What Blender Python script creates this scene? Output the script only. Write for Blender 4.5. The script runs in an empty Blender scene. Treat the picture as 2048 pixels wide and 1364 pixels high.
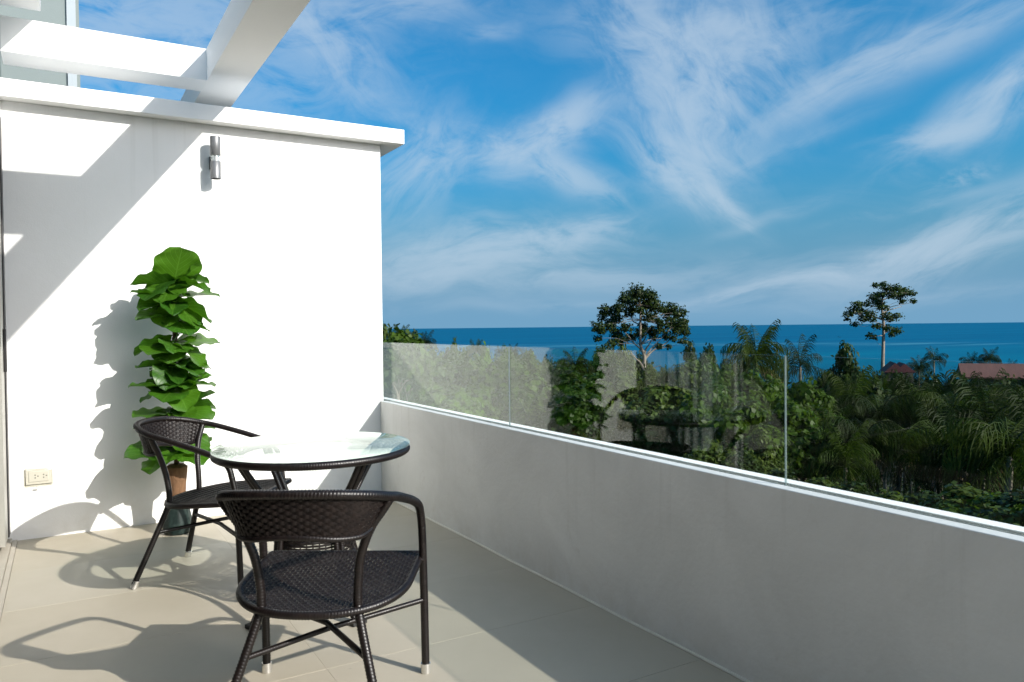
import bpy, math, random
import numpy as np
from mathutils import Vector, Matrix

R = math.radians
scene = bpy.context.scene
col = scene.collection

# ------------------------------------------------------------------ camera
EYE = Vector((0.0, 0.0, 1.2))
F_PX, W_PX, CX, CY = 1528.65, 2048.0, 1024.0, 682.0
YAW, PITCH, ROLL = R(30.396), R(-1.046), R(-0.609)
fw = Vector((math.sin(YAW) * math.cos(PITCH), math.cos(YAW) * math.cos(PITCH), math.sin(PITCH)))
r0 = Vector((math.cos(YAW), -math.sin(YAW), 0.0))
u0 = r0.cross(fw)
rt = r0 * math.cos(ROLL) + u0 * math.sin(ROLL)
up = -r0 * math.sin(ROLL) + u0 * math.cos(ROLL)
cam_data = bpy.data.cameras.new("camera")
cam_data.sensor_width = 36.0
cam_data.lens = F_PX * 36.0 / W_PX
cam_data.clip_start = 0.05
cam_data.clip_end = 200000.0
cam = bpy.data.objects.new("camera", cam_data)
col.objects.link(cam)
cam.matrix_world = Matrix(((rt.x, up.x, -fw.x, EYE.x), (rt.y, up.y, -fw.y, EYE.y), (rt.z, up.z, -fw.z, EYE.z), (0, 0, 0, 1)))
scene.camera = cam


def ray(px, py):
    return rt * ((px - CX) / F_PX) - up * ((py - CY) / F_PX) + fw


def azel(px, py):
    d = ray(px, py).normalized()
    return math.atan2(d.x, d.y), math.asin(d.z)


# ------------------------------------------------------------------ sun, sky, exposure
SUN = Vector((-0.50, 1.0, -0.62)).normalized()          # the way the light travels
sun_data = bpy.data.lights.new("sun", 'SUN')
sun_data.energy = 4.15
sun_data.angle = R(0.53)
sun_data.color = (1.0, 0.955, 0.89)
sun = bpy.data.objects.new("sun", sun_data)
sun.rotation_euler = SUN.to_track_quat('-Z', 'Y').to_euler()
sun.location = (8, -12, 12)
col.objects.link(sun)
SUN_EL = math.asin(-SUN.z)
SUN_AZ = math.atan2(-SUN.x, -SUN.y)                      # clockwise from +Y

scene.view_settings.view_transform = 'Standard'
scene.view_settings.look = 'None'
scene.view_settings.exposure = 0.55
scene.view_settings.gamma = 1.0
scene.view_settings.use_curve_mapping = False
scene.cycles.max_bounces = 10
scene.cycles.transparent_max_bounces = 24
scene.cycles.glossy_bounces = 6
scene.cycles.diffuse_bounces = 5
scene.cycles.caustics_reflective = False
scene.cycles.caustics_refractive = False
scene.cycles.sample_clamp_indirect = 8.0
scene.cycles.use_denoising = True


class NT:
    """small helper to chain shader nodes"""
    def __init__(self, tree):
        self.t = tree

    def n(self, typ, **kw):
        nd = self.t.nodes.new(typ)
        for k, v in kw.items():
            setattr(nd, k, v)
        return nd

    def put(self, sock, v):
        if hasattr(v, 'is_output'):
            self.t.links.new(v, sock)
        else:
            sock.default_value = v

    def m(self, op, a, b=None, c=None, clamp=False):
        nd = self.n('ShaderNodeMath', operation=op, use_clamp=clamp)
        self.put(nd.inputs[0], a)
        if b is not None:
            self.put(nd.inputs[1], b)
        if c is not None:
            self.put(nd.inputs[2], c)
        return nd.outputs[0]

    def noise(self, vec, scale, detail=4.0, rough=0.55, dist=0.0):
        nd = self.n('ShaderNodeTexNoise')
        if vec is not None:
            self.put(nd.inputs['Vector'], vec)
        nd.inputs['Scale'].default_value = scale
        nd.inputs['Detail'].default_value = detail
        nd.inputs['Roughness'].default_value = rough
        nd.inputs['Distortion'].default_value = dist
        return nd.outputs[0]

    def rng(self, v, a, b, c=0.0, d=1.0, smooth=False):
        nd = self.n('ShaderNodeMapRange')
        nd.interpolation_type = 'SMOOTHSTEP' if smooth else 'LINEAR'
        self.put(nd.inputs[0], v)
        for i, x in enumerate((a, b, c, d)):
            nd.inputs[i + 1].default_value = x
        return nd.outputs[0]

    def mix(self, f, a, b, blend='MIX'):
        nd = self.n('ShaderNodeMix', data_type='RGBA', blend_type=blend)
        self.put(nd.inputs['Factor'], f)
        self.put(nd.inputs[6], a if hasattr(a, 'is_output') else (*a, 1.0) if len(a) == 3 else a)
        self.put(nd.inputs[7], b if hasattr(b, 'is_output') else (*b, 1.0) if len(b) == 3 else b)
        return nd.outputs[2]

    def xyz(self, x, y, z=0.0):
        nd = self.n('ShaderNodeCombineXYZ')
        for i, v in enumerate((x, y, z)):
            self.put(nd.inputs[i], v)
        return nd.outputs[0]


world = bpy.data.worlds.new("World")
scene.world = world
world.use_nodes = True
wt = NT(world.node_tree)
wt.t.nodes.clear()
w_out = wt.n('ShaderNodeOutputWorld')
w_bg = wt.n('ShaderNodeBackground')
w_bg.inputs['Strength'].default_value = 0.12
wt.t.links.new(w_bg.outputs[0], w_out.inputs[0])
sky_tex = wt.n('ShaderNodeTexSky')
sky_tex.sky_type = 'NISHITA'
sky_tex.sun_disc = False
sky_tex.sun_elevation = SUN_EL
sky_tex.sun_rotation = SUN_AZ
sky_tex.altitude = 60.0
sky_tex.air_density = 1.0
sky_tex.dust_density = 5.0
sky_tex.ozone_density = 1.5
tc = wt.n('ShaderNodeTexCoord')
sp = wt.n('ShaderNodeSeparateXYZ')
wt.t.links.new(tc.outputs['Generated'], sp.inputs[0])
# deep tropical blue; the glare around the sun stays white; a pale blue haze rings the whole horizon
sc3 = wt.n('ShaderNodeSeparateColor')
wt.t.links.new(sky_tex.outputs[0], sc3.inputs[0])
blue_sky = wt.mix(1.0, sky_tex.outputs[0], (0.12, 0.78, 1.14), 'MULTIPLY')
glare = wt.mix(1.0, sky_tex.outputs[0], (0.70, 0.80, 0.98), 'MULTIPLY')
sky_col = wt.mix(wt.rng(sc3.outputs[0], 3.2, 9.0, 0.0, 1.0, True), blue_sky, glare)
haze_f = wt.rng(wt.m('ABSOLUTE', sp.outputs[2]), 0.0, 0.24, 0.95, 0.0, True)
sky_col = wt.mix(haze_f, sky_col, (1.04, 2.22, 3.38))
w_az = wt.m('ARCTAN2', sp.outputs[0], sp.outputs[1])
w_el = wt.m('ARCSINE', sp.outputs[2])
warp = wt.n('ShaderNodeTexNoise')
wt.put(warp.inputs['Vector'], wt.xyz(w_az, w_el))
warp.inputs['Scale'].default_value = 3.5
warp.inputs['Detail'].default_value = 3.0
wsp = wt.n('ShaderNodeSeparateColor')
wt.t.links.new(warp.outputs['Color'], wsp.inputs[0])
az_w = wt.m('MULTIPLY_ADD', wsp.outputs[0], 0.09, wt.m('ADD', w_az, -0.045))
el_w = wt.m('MULTIPLY_ADD', wsp.outputs[1], 0.09, wt.m('ADD', w_el, -0.045))

# cirrus: px, py of the centre, half length and half width in px, tilt (deg, up to the right), amount, streakiness
CLOUDS = [
    (1340, 120, 165, 88, -62, 1.05, 1.3),
    (1490, 110, 140, 84, -40, 0.90, 1.4),
    (1400, 220, 130, 100, -50, 1.05, 1.4),
    (1300, 60, 200, 60, -8, 0.55, 1.8),
    (1620, 55, 190, 44, 6, 0.50, 2.0),
    (1330, 300, 110, 55, -30, 1.15, 1.5),
    (1450, 390, 70, 17, -48, 1.15, 1.6),
    (1385, 355, 90, 32, -40, 0.95, 1.5),
    (1135, 235, 75, 36, 30, 1.30, 1.2),
    (1060, 285, 100, 46, 18, 1.15, 1.3),
    (1125, 345, 100, 32, -20, 1.25, 1.4),
    (970, 310, 100, 44, -8, 0.85, 1.4),
    (830, 340, 110, 75, 46, 0.95, 1.3),
    (1170, 455, 100, 24, 14, 1.05, 1.8),
    (1020, 490, 190, 46, 4, 1.10, 1.8),
    (850, 530, 220, 66, 0, 0.75, 1.8),
    (1130, 550, 420, 40, 3, 0.62, 2.6),
    (1720, 150, 190, 34, 24, 0.95, 2.6),
    (1900, 90, 170, 36, 22, 0.85, 2.6),
    (1960, 225, 130, 32, 30, 1.05, 1.8),
    (1880, 270, 80, 16, 8, 0.95, 2.0),
    (2040, 190, 70, 40, 40, 1.05, 1.4),
    (1920, 345, 42, 17, 10, 1.30, 1.2),
    (1980, 455, 210, 50, 22, 1.25, 2.2),
    (1740, 515, 190, 26, 15, 1.00, 2.4),
    (1520, 560, 180, 18, 10, 0.80, 2.6),
    (1830, 400, 120, 10, 8, 0.55, 2.6),
    (1560, 420, 130, 12, 12, 0.40, 3.0),
    (1550, 310, 170, 16, 14, 0.35, 2.6),
    (300, 60, 340, 210, 0, 0.95, 1.2),
    (640, 90, 170, 50, -48, 0.85, 1.6),
    (760, 20, 240, 40, 8, 0.70, 2.0),
    (980, 55, 60, 16, 10, 0.55, 2.0),
    (1750, 605, 260, 15, 3, 0.42, 3.0),
    (1200, 615, 400, 16, 2, 0.38, 3.0),
]
total = None
for i, (px, py, la, lb, tilt, amt, streak) in enumerate(CLOUDS):
    a0, e0 = azel(px, py)
    ct, st = math.cos(R(tilt)), math.sin(R(tilt))
    la_r, lb_r = la / F_PX, lb / F_PX
    da = wt.m('MULTIPLY', wt.m('SUBTRACT', az_w, a0), math.cos(e0))
    de = wt.m('SUBTRACT', el_w, e0)
    u = wt.m('MULTIPLY_ADD', da, ct / la_r, wt.m('MULTIPLY', de, st / la_r))
    v = wt.m('MULTIPLY_ADD', da, -st / lb_r, wt.m('MULTIPLY', de, ct / lb_r))
    rr = wt.m('MULTIPLY_ADD', u, u, wt.m('MULTIPLY', v, v))
    g = wt.m('POWER', 2.718, wt.m('MULTIPLY', rr, -1.05))
    # streaks run along the long axis
    nv = wt.xyz(wt.m('MULTIPLY_ADD', u, la_r * 9.0 / streak, i * 3.7), wt.m('MULTIPLY', v, lb_r * 9.0 * 1.5), i * 1.3)
    nz = wt.noise(nv, 1.9, 8.0, 0.62, 0.6)
    tx = wt.rng(nz, 0.31, 0.66, 0.0, 1.18, True)
    one = wt.m('MULTIPLY', wt.m('MULTIPLY', g, tx), amt)
    total = one if total is None else wt.m('ADD', total, one)
# thin veil over the whole dome
dome_z = wt.m('ADD', wt.m('MAXIMUM', sp.outputs[2], 0.0), 0.18)
pv = wt.xyz(wt.m('DIVIDE', sp.outputs[0], dome_z), wt.m('DIVIDE', sp.outputs[1], dome_z))
veil = wt.rng(wt.noise(pv, 0.9, 7.0, 0.62, 0.8), 0.52, 0.88, 0.0, 0.22, True)
total = wt.m('MULTIPLY_ADD', total, 0.80, veil)
total = wt.m('MULTIPLY', wt.m('TANH', total), 0.74, clamp=True)
up_mask = wt.rng(sp.outputs[2], 0.0, 0.03)
total = wt.m('MULTIPLY', total, up_mask)
cloudy = wt.mix(total, sky_col, (3.1, 3.80, 4.50))
wt.t.links.new(cloudy, w_bg.inputs['Color'])

# ------------------------------------------------------------------ materials
MATS = {}


def new_mat(name):
    m = bpy.data.materials.new(name)
    m.use_nodes = True
    MATS[name] = m
    t = NT(m.node_tree)
    bsdf = m.node_tree.nodes['Principled BSDF']
    return m, t, bsdf


def plain(name, color, rough=0.5, var=0.0, vscale=4.0, bump=0.0, bscale=80.0, metal=0.0, spec=0.5, stretch=(1, 1, 1)):
    m, t, b = new_mat(name)
    b.inputs['Roughness'].default_value = rough
    b.inputs['Metallic'].default_value = metal
    b.inputs['Specular IOR Level'].default_value = spec
    co = t.n('ShaderNodeTexCoord').outputs['Object']
    if stretch != (1, 1, 1):
        mp = t.n('ShaderNodeMapping')
        t.put(mp.inputs[0], co)
        mp.inputs['Scale'].default_value = stretch
        co = mp.outputs[0]
    if var > 0:
        f = t.rng(t.noise(co, vscale, 5.0), 0.3, 0.7)
        c2 = tuple(max(0.0, c * (1 - var)) for c in color)
        t.put(b.inputs['Base Color'], t.mix(f, c2, color))
    else:
        b.inputs['Base Color'].default_value = (*color, 1)
    if bump > 0:
        bp = t.n('ShaderNodeBump')
        bp.inputs['Strength'].default_value = bump
        bp.inputs['Distance'].default_value = 0.01
        t.put(bp.inputs['Height'], t.noise(co, bscale, 4.0))
        t.put(b.inputs['Normal'], bp.outputs[0])
    return m


plain('white_paint', (0.86, 0.86, 0.85), 0.75, 0.03, 1.6, 0.10, 140.0, spec=0.25)
plain('beam_paint', (0.81, 0.81, 0.795), 0.7, 0.02, 2.0, 0.05, 90.0, spec=0.25)
plain('shade_grey', (0.20, 0.235, 0.23), 0.85, 0.05, 1.5, 0.1, 120.0, spec=0.2)  # shade on the neighbour's block, put into the colour as an even grey
plain('pale_render', (0.36, 0.40, 0.42), 0.85, 0.04, 1.5, 0.1, 120.0, spec=0.2)
plain('sealant', (0.70, 0.68, 0.60), 0.6, 0.12, 30.0)
plain('aluminium', (0.42, 0.41, 0.37), 0.42, 0.08, 12.0, metal=0.55)
plain('dark_aluminium', (0.014, 0.013, 0.014), 0.4, 0.1, 10.0)
plain('sill_stone', (0.44, 0.40, 0.33), 0.5, 0.1, 9.0, 0.05, 60.0)
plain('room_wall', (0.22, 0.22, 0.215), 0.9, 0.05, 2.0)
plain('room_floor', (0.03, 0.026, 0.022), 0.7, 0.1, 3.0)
plain('rubber', (0.02, 0.02, 0.02), 0.7)
plain('lamp_metal', (0.20, 0.205, 0.21), 0.42, 0.06, 20.0, metal=0.45)
plain('lamp_dark', (0.12, 0.125, 0.13), 0.5, 0.1, 20.0, metal=0.4)
plain('socket_plate', (0.60, 0.59, 0.54), 0.35, 0.04, 20.0)
plain('socket_hole', (0.02, 0.02, 0.02), 0.6)
plain('chrome_cap', (0.72, 0.71, 0.68), 0.25, 0.05, 50.0, metal=0.85)
plain('coir', (0.22, 0.115, 0.055), 0.9, 0.45, 34.0, 0.6, 120.0, stretch=(1, 1, 0.35))
plain('stem_brown', (0.11, 0.06, 0.035), 0.8, 0.4, 40.0, 0.4, 100.0)
plain('trunk_pale', (0.30, 0.25, 0.20), 0.9, 0.45, 2.2, 0.5, 9.0, stretch=(1, 1, 0.35))
plain('trunk_palm', (0.20, 0.17, 0.135), 0.92, 0.45, 3.0, 0.5, 9.0, stretch=(0.4, 0.4, 3.0))
plain('trunk_dark', (0.10, 0.08, 0.06), 0.92, 0.4, 2.5, 0.5, 8.0)
plain('roof_red', (0.115, 0.045, 0.034), 0.85, 0.35, 1.2, 0.9, 5.0, stretch=(2.2, 0.3, 0.3))
plain('roof_maroon', (0.085, 0.022, 0.026), 0.85, 0.35, 1.2, 0.9, 5.0, stretch=(0.3, 2.2, 0.3))
plain('house_wall', (0.05, 0.042, 0.034), 0.85, 0.1, 0.6)
plain('window_dark', (0.02, 0.025, 0.03), 0.15)
plain('yellow_tape', (0.55, 0.45, 0.02), 0.5)

# end wall: painted render, faint trowel waves, thin rain streaks below the coping, scuffs near the floor
m, t, b = new_mat('end_wall_paint')
co = t.n('ShaderNodeTexCoord').outputs['Object']
sx = t.n('ShaderNodeSeparateXYZ'); t.put(sx.inputs[0], co)
c = t.mix(t.rng(t.noise(co, 1.3, 6.0, 0.6, 0.5), 0.32, 0.70), (0.815, 0.815, 0.80), (0.86, 0.86, 0.85))
mp = t.n('ShaderNodeMapping'); t.put(mp.inputs[0], co); mp.inputs['Scale'].default_value = (16.0, 1.0, 0.5)
stk = t.m('MULTIPLY', t.rng(t.noise(mp.outputs[0], 1.0, 4.0, 0.6), 0.55, 0.75), t.rng(sx.outputs[2], 1.6, 2.5, 0.0, 0.28))
c = t.mix(stk, c, (0.55, 0.54, 0.50))
low = t.m('MULTIPLY', t.rng(t.noise(co, 5.0, 6.0, 0.7, 0.8), 0.45, 0.75), t.rng(sx.outputs[2], 0.0, 0.35, 0.32, 0.0))
c = t.mix(low, c, (0.55, 0.51, 0.44))
t.put(b.inputs['Base Color'], c)
b.inputs['Roughness'].default_value = 0.75
b.inputs['Specular IOR Level'].default_value = 0.25
bp = t.n('ShaderNodeBump'); bp.inputs['Strength'].default_value = 0.22; bp.inputs['Distance'].default_value = 0.012
t.put(bp.inputs['Height'], t.m('ADD', t.noise(co, 5.0, 3.0), t.m('MULTIPLY', t.noise(co, 120.0, 3.0), 0.25))); t.put(b.inputs['Normal'], bp.outputs[0])

# curtain
m, t, b = new_mat('curtain_cloth')
b.inputs['Base Color'].default_value = (0.82, 0.82, 0.82, 1)
b.inputs['Roughness'].default_value = 0.9
tr = t.n('ShaderNodeBsdfTranslucent'); tr.inputs[0].default_value = (0.8, 0.8, 0.8, 1)
mx = t.n('ShaderNodeMixShader'); mx.inputs[0].default_value = 0.35
t.t.links.new(b.outputs[0], mx.inputs[1]); t.t.links.new(tr.outputs[0], mx.inputs[2])
t.t.links.new(mx.outputs[0], t.t.nodes['Material Output'].inputs[0])

# floor tile: matt porcelain with faint clouding and small dark specks
m, t, b = new_mat('floor_tile')
co = t.n('ShaderNodeTexCoord').outputs['Object']
oi = t.n('ShaderNodeObjectInfo')
f1 = t.rng(t.noise(co, 2.3, 6.0, 0.6), 0.3, 0.7)
c = t.mix(f1, (0.388, 0.344, 0.264), (0.432, 0.386, 0.300))
c = t.mix(t.m('MULTIPLY', oi.outputs['Random'], 0.6), c, (0.432, 0.398, 0.325))
spk = t.rng(t.noise(co, 16.0, 2.0, 0.4), 0.77, 0.80)
c = t.mix(t.m('MULTIPLY', spk, 0.35), c, (0.20, 0.18, 0.15))
smear = t.rng(t.noise(co, 5.0, 3.0, 0.7, 1.4), 0.66, 0.75)
c = t.mix(t.m('MULTIPLY', smear, 0.16), c, (0.33, 0.30, 0.26))
t.put(b.inputs['Base Color'], c)
t.put(b.inputs['Roughness'], t.rng(t.noise(co, 3.0, 4.0), 0.3, 0.7, 0.42, 0.60))
b.inputs['Specular IOR Level'].default_value = 0.35
bp = t.n('ShaderNodeBump'); bp.inputs['Strength'].default_value = 0.06; bp.inputs['Distance'].default_value = 0.004
t.put(bp.inputs['Height'], t.noise(co, 260.0, 3.0)); t.put(b.inputs['Normal'], bp.outputs[0])
plain('grout', (0.47, 0.432, 0.36), 0.9, 0.2, 14.0)

# parapet: painted render with soft scuffs and faint damp patches
m, t, b = new_mat('parapet_paint')
co = t.n('ShaderNodeTexCoord').outputs['Object']
f1 = t.rng(t.noise(co, 1.7, 6.0, 0.65, 0.6), 0.32, 0.72)
c = t.mix(f1, (0.655, 0.655, 0.645), (0.78, 0.78, 0.77))
sx = t.n('ShaderNodeSeparateXYZ'); t.put(sx.inputs[0], co)
low = t.m('MULTIPLY', t.rng(t.noise(co, 4.0, 6.0, 0.7, 0.8), 0.42, 0.72), t.rng(sx.outputs[2], 0.0, 0.22, 0.45, 0.0))
c = t.mix(low, c, (0.50, 0.46, 0.39))
sc = t.rng(t.noise(co, 7.0, 5.0, 0.7, 1.0), 0.62, 0.78)
c = t.mix(t.m('MULTIPLY', sc, 0.36), c, (0.52, 0.49, 0.45))
mp = t.n('ShaderNodeMapping'); t.put(mp.inputs[0], co); mp.inputs['Scale'].default_value = (1.0, 9.0, 0.6)
drip = t.m('MULTIPLY', t.rng(t.noise(mp.outputs[0], 1.6, 4.0, 0.6), 0.56, 0.74), t.rng(sx.outputs[2], 0.15, 0.66, 0.0, 0.34))
c = t.mix(drip, c, (0.50, 0.49, 0.46))
t.put(b.inputs['Base Color'], c)
b.inputs['Roughness'].default_value = 0.8
b.inputs['Specular IOR Level'].default_value = 0.2
bp = t.n('ShaderNodeBump'); bp.inputs['Strength'].default_value = 0.14; bp.inputs['Distance'].default_value = 0.01
t.put(bp.inputs['Height'], t.noise(co, 46.0, 5.0)); t.put(b.inputs['Normal'], bp.outputs[0])


def glass(name, tint, base=0.045, rough=0.0, power=4.8):
    """thin clear pane: each face passes light straight through and mirrors more at grazing angles"""
    m, t, b = new_mat(name)
    m.node_tree.nodes.remove(b)
    lw = t.n('ShaderNodeLayerWeight'); lw.inputs['Blend'].default_value = 0.5
    f = t.m('MULTIPLY_ADD', t.m('POWER', lw.outputs['Facing'], power), 1.0 - base, base, clamp=True)
    tb = t.n('ShaderNodeBsdfTransparent'); tb.inputs[0].default_value = (*tint, 1)
    gb = t.n('ShaderNodeBsdfGlossy'); gb.inputs['Roughness'].default_value = rough
    gb.inputs[0].default_value = (0.95, 1.0, 0.97, 1)
    mx = t.n('ShaderNodeMixShader')
    t.put(mx.inputs[0], f)
    t.t.links.new(tb.outputs[0], mx.inputs[1]); t.t.links.new(gb.outputs[0], mx.inputs[2])
    t.t.links.new(mx.outputs[0], t.t.nodes['Material Output'].inputs[0])
    return m


glass('pane_glass', (0.955, 0.978, 0.965), 0.036)
glass('table_glass', (0.93, 0.965, 0.95), 0.04, 0.0, 7.4)
glass('cover_plastic', (0.95, 0.94, 0.90), 0.08, 0.12)
glass('lamp_glass', (0.9, 0.92, 0.93), 0.2, 0.15)
m, t, b = new_mat('glass_edge')
b.inputs['Base Color'].default_value = (0.20, 0.25, 0.26, 1); b.inputs['Roughness'].default_value = 0.2
tb = t.n('ShaderNodeBsdfTransparent'); tb.inputs[0].default_value = (0.55, 0.70, 0.70, 1)
mx = t.n('ShaderNodeMixShader'); mx.inputs[0].default_value = 0.6
t.t.links.new(tb.outputs[0], mx.inputs[1]); t.t.links.new(b.outputs[0], mx.inputs[2])
t.t.links.new(mx.outputs[0], t.t.nodes['Material Output'].inputs[0])

# wicker
m, t, b = new_mat('wicker')
co = t.n('ShaderNodeTexCoord').outputs['Object']
f1 = t.rng(t.noise(co, 60.0, 4.0), 0.3, 0.7)
t.put(b.inputs['Base Color'], t.mix(f1, (0.0050, 0.0038, 0.0038), (0.012, 0.0080, 0.0070)))
t.put(b.inputs['Roughness'], t.rng(t.noise(co, 90.0, 3.0), 0.3, 0.7, 0.30, 0.46))
b.inputs['Specular IOR Level'].default_value = 0.40

m, t, b = new_mat('wicker_weave')
co = t.n('ShaderNodeTexCoord').outputs['Object']
f1 = t.rng(t.noise(co, 45.0, 4.0), 0.3, 0.7)
c = t.mix(f1, (0.0055, 0.0040, 0.0040), (0.015, 0.0100, 0.0085))
c = t.mix(t.m('MULTIPLY', t.rng(t.noise(co, 7.0, 4.0, 0.6), 0.5, 0.75), 0.5), c, (0.030, 0.024, 0.021))
t.put(b.inputs['Base Color'], c)
t.put(b.inputs['Roughness'], t.rng(t.noise(co, 60.0, 3.0), 0.3, 0.7, 0.42, 0.62))
b.inputs['Specular IOR Level'].default_value = 0.24

# dark green glazed pot
m, t, b = new_mat('pot_glaze')
co = t.n('ShaderNodeTexCoord').outputs['Object']
f1 = t.rng(t.noise(co, 22.0, 4.0, 0.6, 1.0), 0.3, 0.72)
t.put(b.inputs['Base Color'], t.mix(f1, (0.006, 0.013, 0.012), (0.026, 0.042, 0.037)))
b.inputs['Roughness'].default_value = 0.5
b.inputs['Specular IOR Level'].default_value = 0.25


def leaf_mat(name, dark, light, trans=(0.16, 0.30, 0.03), amount=0.3, rough=0.45, vscale=1.3, hue=0.25, spec=0.35):
    m, t, b = new_mat(name)
    co = t.n('ShaderNodeTexCoord').outputs['Object']
    oi = t.n('ShaderNodeObjectInfo')
    f1 = t.rng(t.noise(co, vscale, 3.0), 0.32, 0.68)
    c = t.mix(f1, dark, light)
    c = t.mix(t.m('MULTIPLY', oi.outputs['Random'], hue), c, (dark[0] * 1.5 + 0.012, dark[1] * 0.95, dark[2] * 0.7))
    t.put(b.inputs['Base Color'], c)
    b.inputs['Roughness'].default_value = rough
    b.inputs['Specular IOR Level'].default_value = spec
    tr = t.n('ShaderNodeBsdfTranslucent'); tr.inputs[0].default_value = (*trans, 1)
    mx = t.n('ShaderNodeMixShader'); mx.inputs[0].default_value = amount
    t.t.links.new(b.outputs[0], mx.inputs[1]); t.t.links.new(tr.outputs[0], mx.inputs[2])
    t.t.links.new(mx.outputs[0], t.t.nodes['Material Output'].inputs[0])
    return m


leaf_mat('leaf_dark', (0.010, 0.023, 0.006), (0.036, 0.062, 0.013), (0.05, 0.10, 0.01), 0.2, spec=0.12)
leaf_mat('leaf_bright', (0.018, 0.042, 0.005), (0.058, 0.110, 0.011), (0.09, 0.17, 0.008), 0.26, spec=0.12)
leaf_mat('leaf_fresh', (0.032, 0.080, 0.006), (0.095, 0.190, 0.012), (0.15, 0.29, 0.01), 0.30, spec=0.10)
leaf_mat('leaf_olive', (0.030, 0.052, 0.010), (0.078, 0.116, 0.022), (0.11, 0.17, 0.015), 0.26, spec=0.12)
leaf_mat('leaf_palm', (0.011, 0.025, 0.003), (0.038, 0.063, 0.007), (0.06, 0.11, 0.006), 0.22, 0.55, 0.8, 0.3, 0.08)
leaf_mat('leaf_palm_dark', (0.005, 0.013, 0.003), (0.018, 0.034, 0.005), (0.03, 0.06, 0.005), 0.18, 0.55, 0.8, 0.3, 0.07)
leaf_mat('leaf_palm_dry', (0.16, 0.11, 0.06), (0.30, 0.23, 0.14), (0.2, 0.15, 0.06), 0.2, 0.6)
leaf_mat('leaf_palm_yellow', (0.14, 0.13, 0.02), (0.22, 0.22, 0.05), (0.2, 0.22, 0.03), 0.2, 0.5)
leaf_mat('leaf_rust', (0.12, 0.055, 0.012), (0.20, 0.10, 0.02), (0.2, 0.12, 0.03), 0.2)
leaf_mat('undergrowth_leaf', (0.010, 0.020, 0.005), (0.036, 0.056, 0.011), (0.05, 0.09, 0.01), 0.2, 0.5, 0.25, spec=0.12)

# house plant leaf: midrib and side veins read from the blade's own coordinates (u along, v across)
m, t, b = new_mat('plant_leaf')
uv = t.n('ShaderNodeUVMap'); uv.uv_map = 'UVMap'
s2 = t.n('ShaderNodeSeparateXYZ'); t.put(s2.inputs[0], uv.outputs[0])
av = t.m('ABSOLUTE', s2.outputs[1])
mid = t.rng(av, 0.015, 0.045, 1.0, 0.0)
vein = t.m('SINE', t.m('MULTIPLY', t.m('SUBTRACT', s2.outputs[0], t.m('MULTIPLY', av, 0.55)), 40.0))
vein = t.rng(vein, 0.86, 1.0, 0.0, 0.7)
vn = t.m('MAXIMUM', mid, vein)
co = t.n('ShaderNodeTexCoord').outputs['Object']
oi = t.n('ShaderNodeObjectInfo')
c = t.mix(t.rng(t.noise(co, 22.0, 4.0), 0.3, 0.7), (0.015, 0.066, 0.005), (0.034, 0.118, 0.008))
c = t.mix(t.m('MULTIPLY', oi.outputs['Random'], 0.45), c, (0.095, 0.225, 0.008))
c = t.mix(t.m('MULTIPLY', vn, 0.55), c, (0.11, 0.25, 0.03))
t.put(b.inputs['Base Color'], c)
b.inputs['Roughness'].default_value = 0.4
bp = t.n('ShaderNodeBump'); bp.inputs['Strength'].default_value = 0.5; bp.inputs['Distance'].default_value = 0.003
t.put(bp.inputs['Height'], t.m('SUBTRACT', 1.0, vn)); t.put(b.inputs['Normal'], bp.outputs[0])
tr = t.n('ShaderNodeBsdfTranslucent'); t.put(tr.inputs[0], t.mix(0.5, c, (0.12, 0.36, 0.01)))
mx = t.n('ShaderNodeMixShader'); mx.inputs[0].default_value = 0.32
t.t.links.new(b.outputs[0], mx.inputs[1]); t.t.links.new(tr.outputs[0], mx.inputs[2])
t.t.links.new(mx.outputs[0], t.t.nodes['Material Output'].inputs[0])

# sea
m, t, b = new_mat('sea_water')
geo = t.n('ShaderNodeNewGeometry').outputs['Position']
mp = t.n('ShaderNodeMapping'); t.put(mp.inputs[0], geo)
mp.inputs['Rotation'].default_value = (0, 0, R(43)); mp.inputs['Scale'].default_value = (0.25, 1.6, 1)
ln = t.n('ShaderNodeVectorMath', operation='LENGTH'); t.put(ln.inputs[0], geo)
dist = ln.outputs['Value']
band = t.rng(t.noise(mp.outputs[0], 0.0035, 4.0, 0.5), 0.35, 0.65)
near_c = t.mix(band, (0.000, 0.080, 0.158), (0.000, 0.112, 0.190))
far_c = t.mix(band, (0.000, 0.080, 0.165), (0.000, 0.100, 0.190))
cc = t.mix(t.rng(dist, 1150.0, 1900.0, 0.0, 1.0, True), near_c, far_c)
strk = t.m('MULTIPLY', t.m('POWER', 2.718, t.m('MULTIPLY', t.m('POWER', t.m('DIVIDE', t.m('SUBTRACT', dist, 1720.0), 120.0), 2.0), -1.0)), t.rng(t.noise(mp.outputs[0], 0.006, 3.0), 0.40, 0.60))
cc = t.mix(t.m('MULTIPLY', strk, 0.6), cc, (0.06, 0.22, 0.29))
t.put(b.inputs['Base Color'], cc)
b.inputs['Roughness'].default_value = 0.6
b.inputs['IOR'].default_value = 1.33
b.inputs['Specular IOR Level'].default_value = 0.04
bp = t.n('ShaderNodeBump'); bp.inputs['Strength'].default_value = 0.7; bp.inputs['Distance'].default_value = 1.2
t.put(bp.inputs['Height'], t.noise(geo, 0.22, 5.0, 0.6)); t.put(b.inputs['Normal'], bp.outputs[0])

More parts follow.
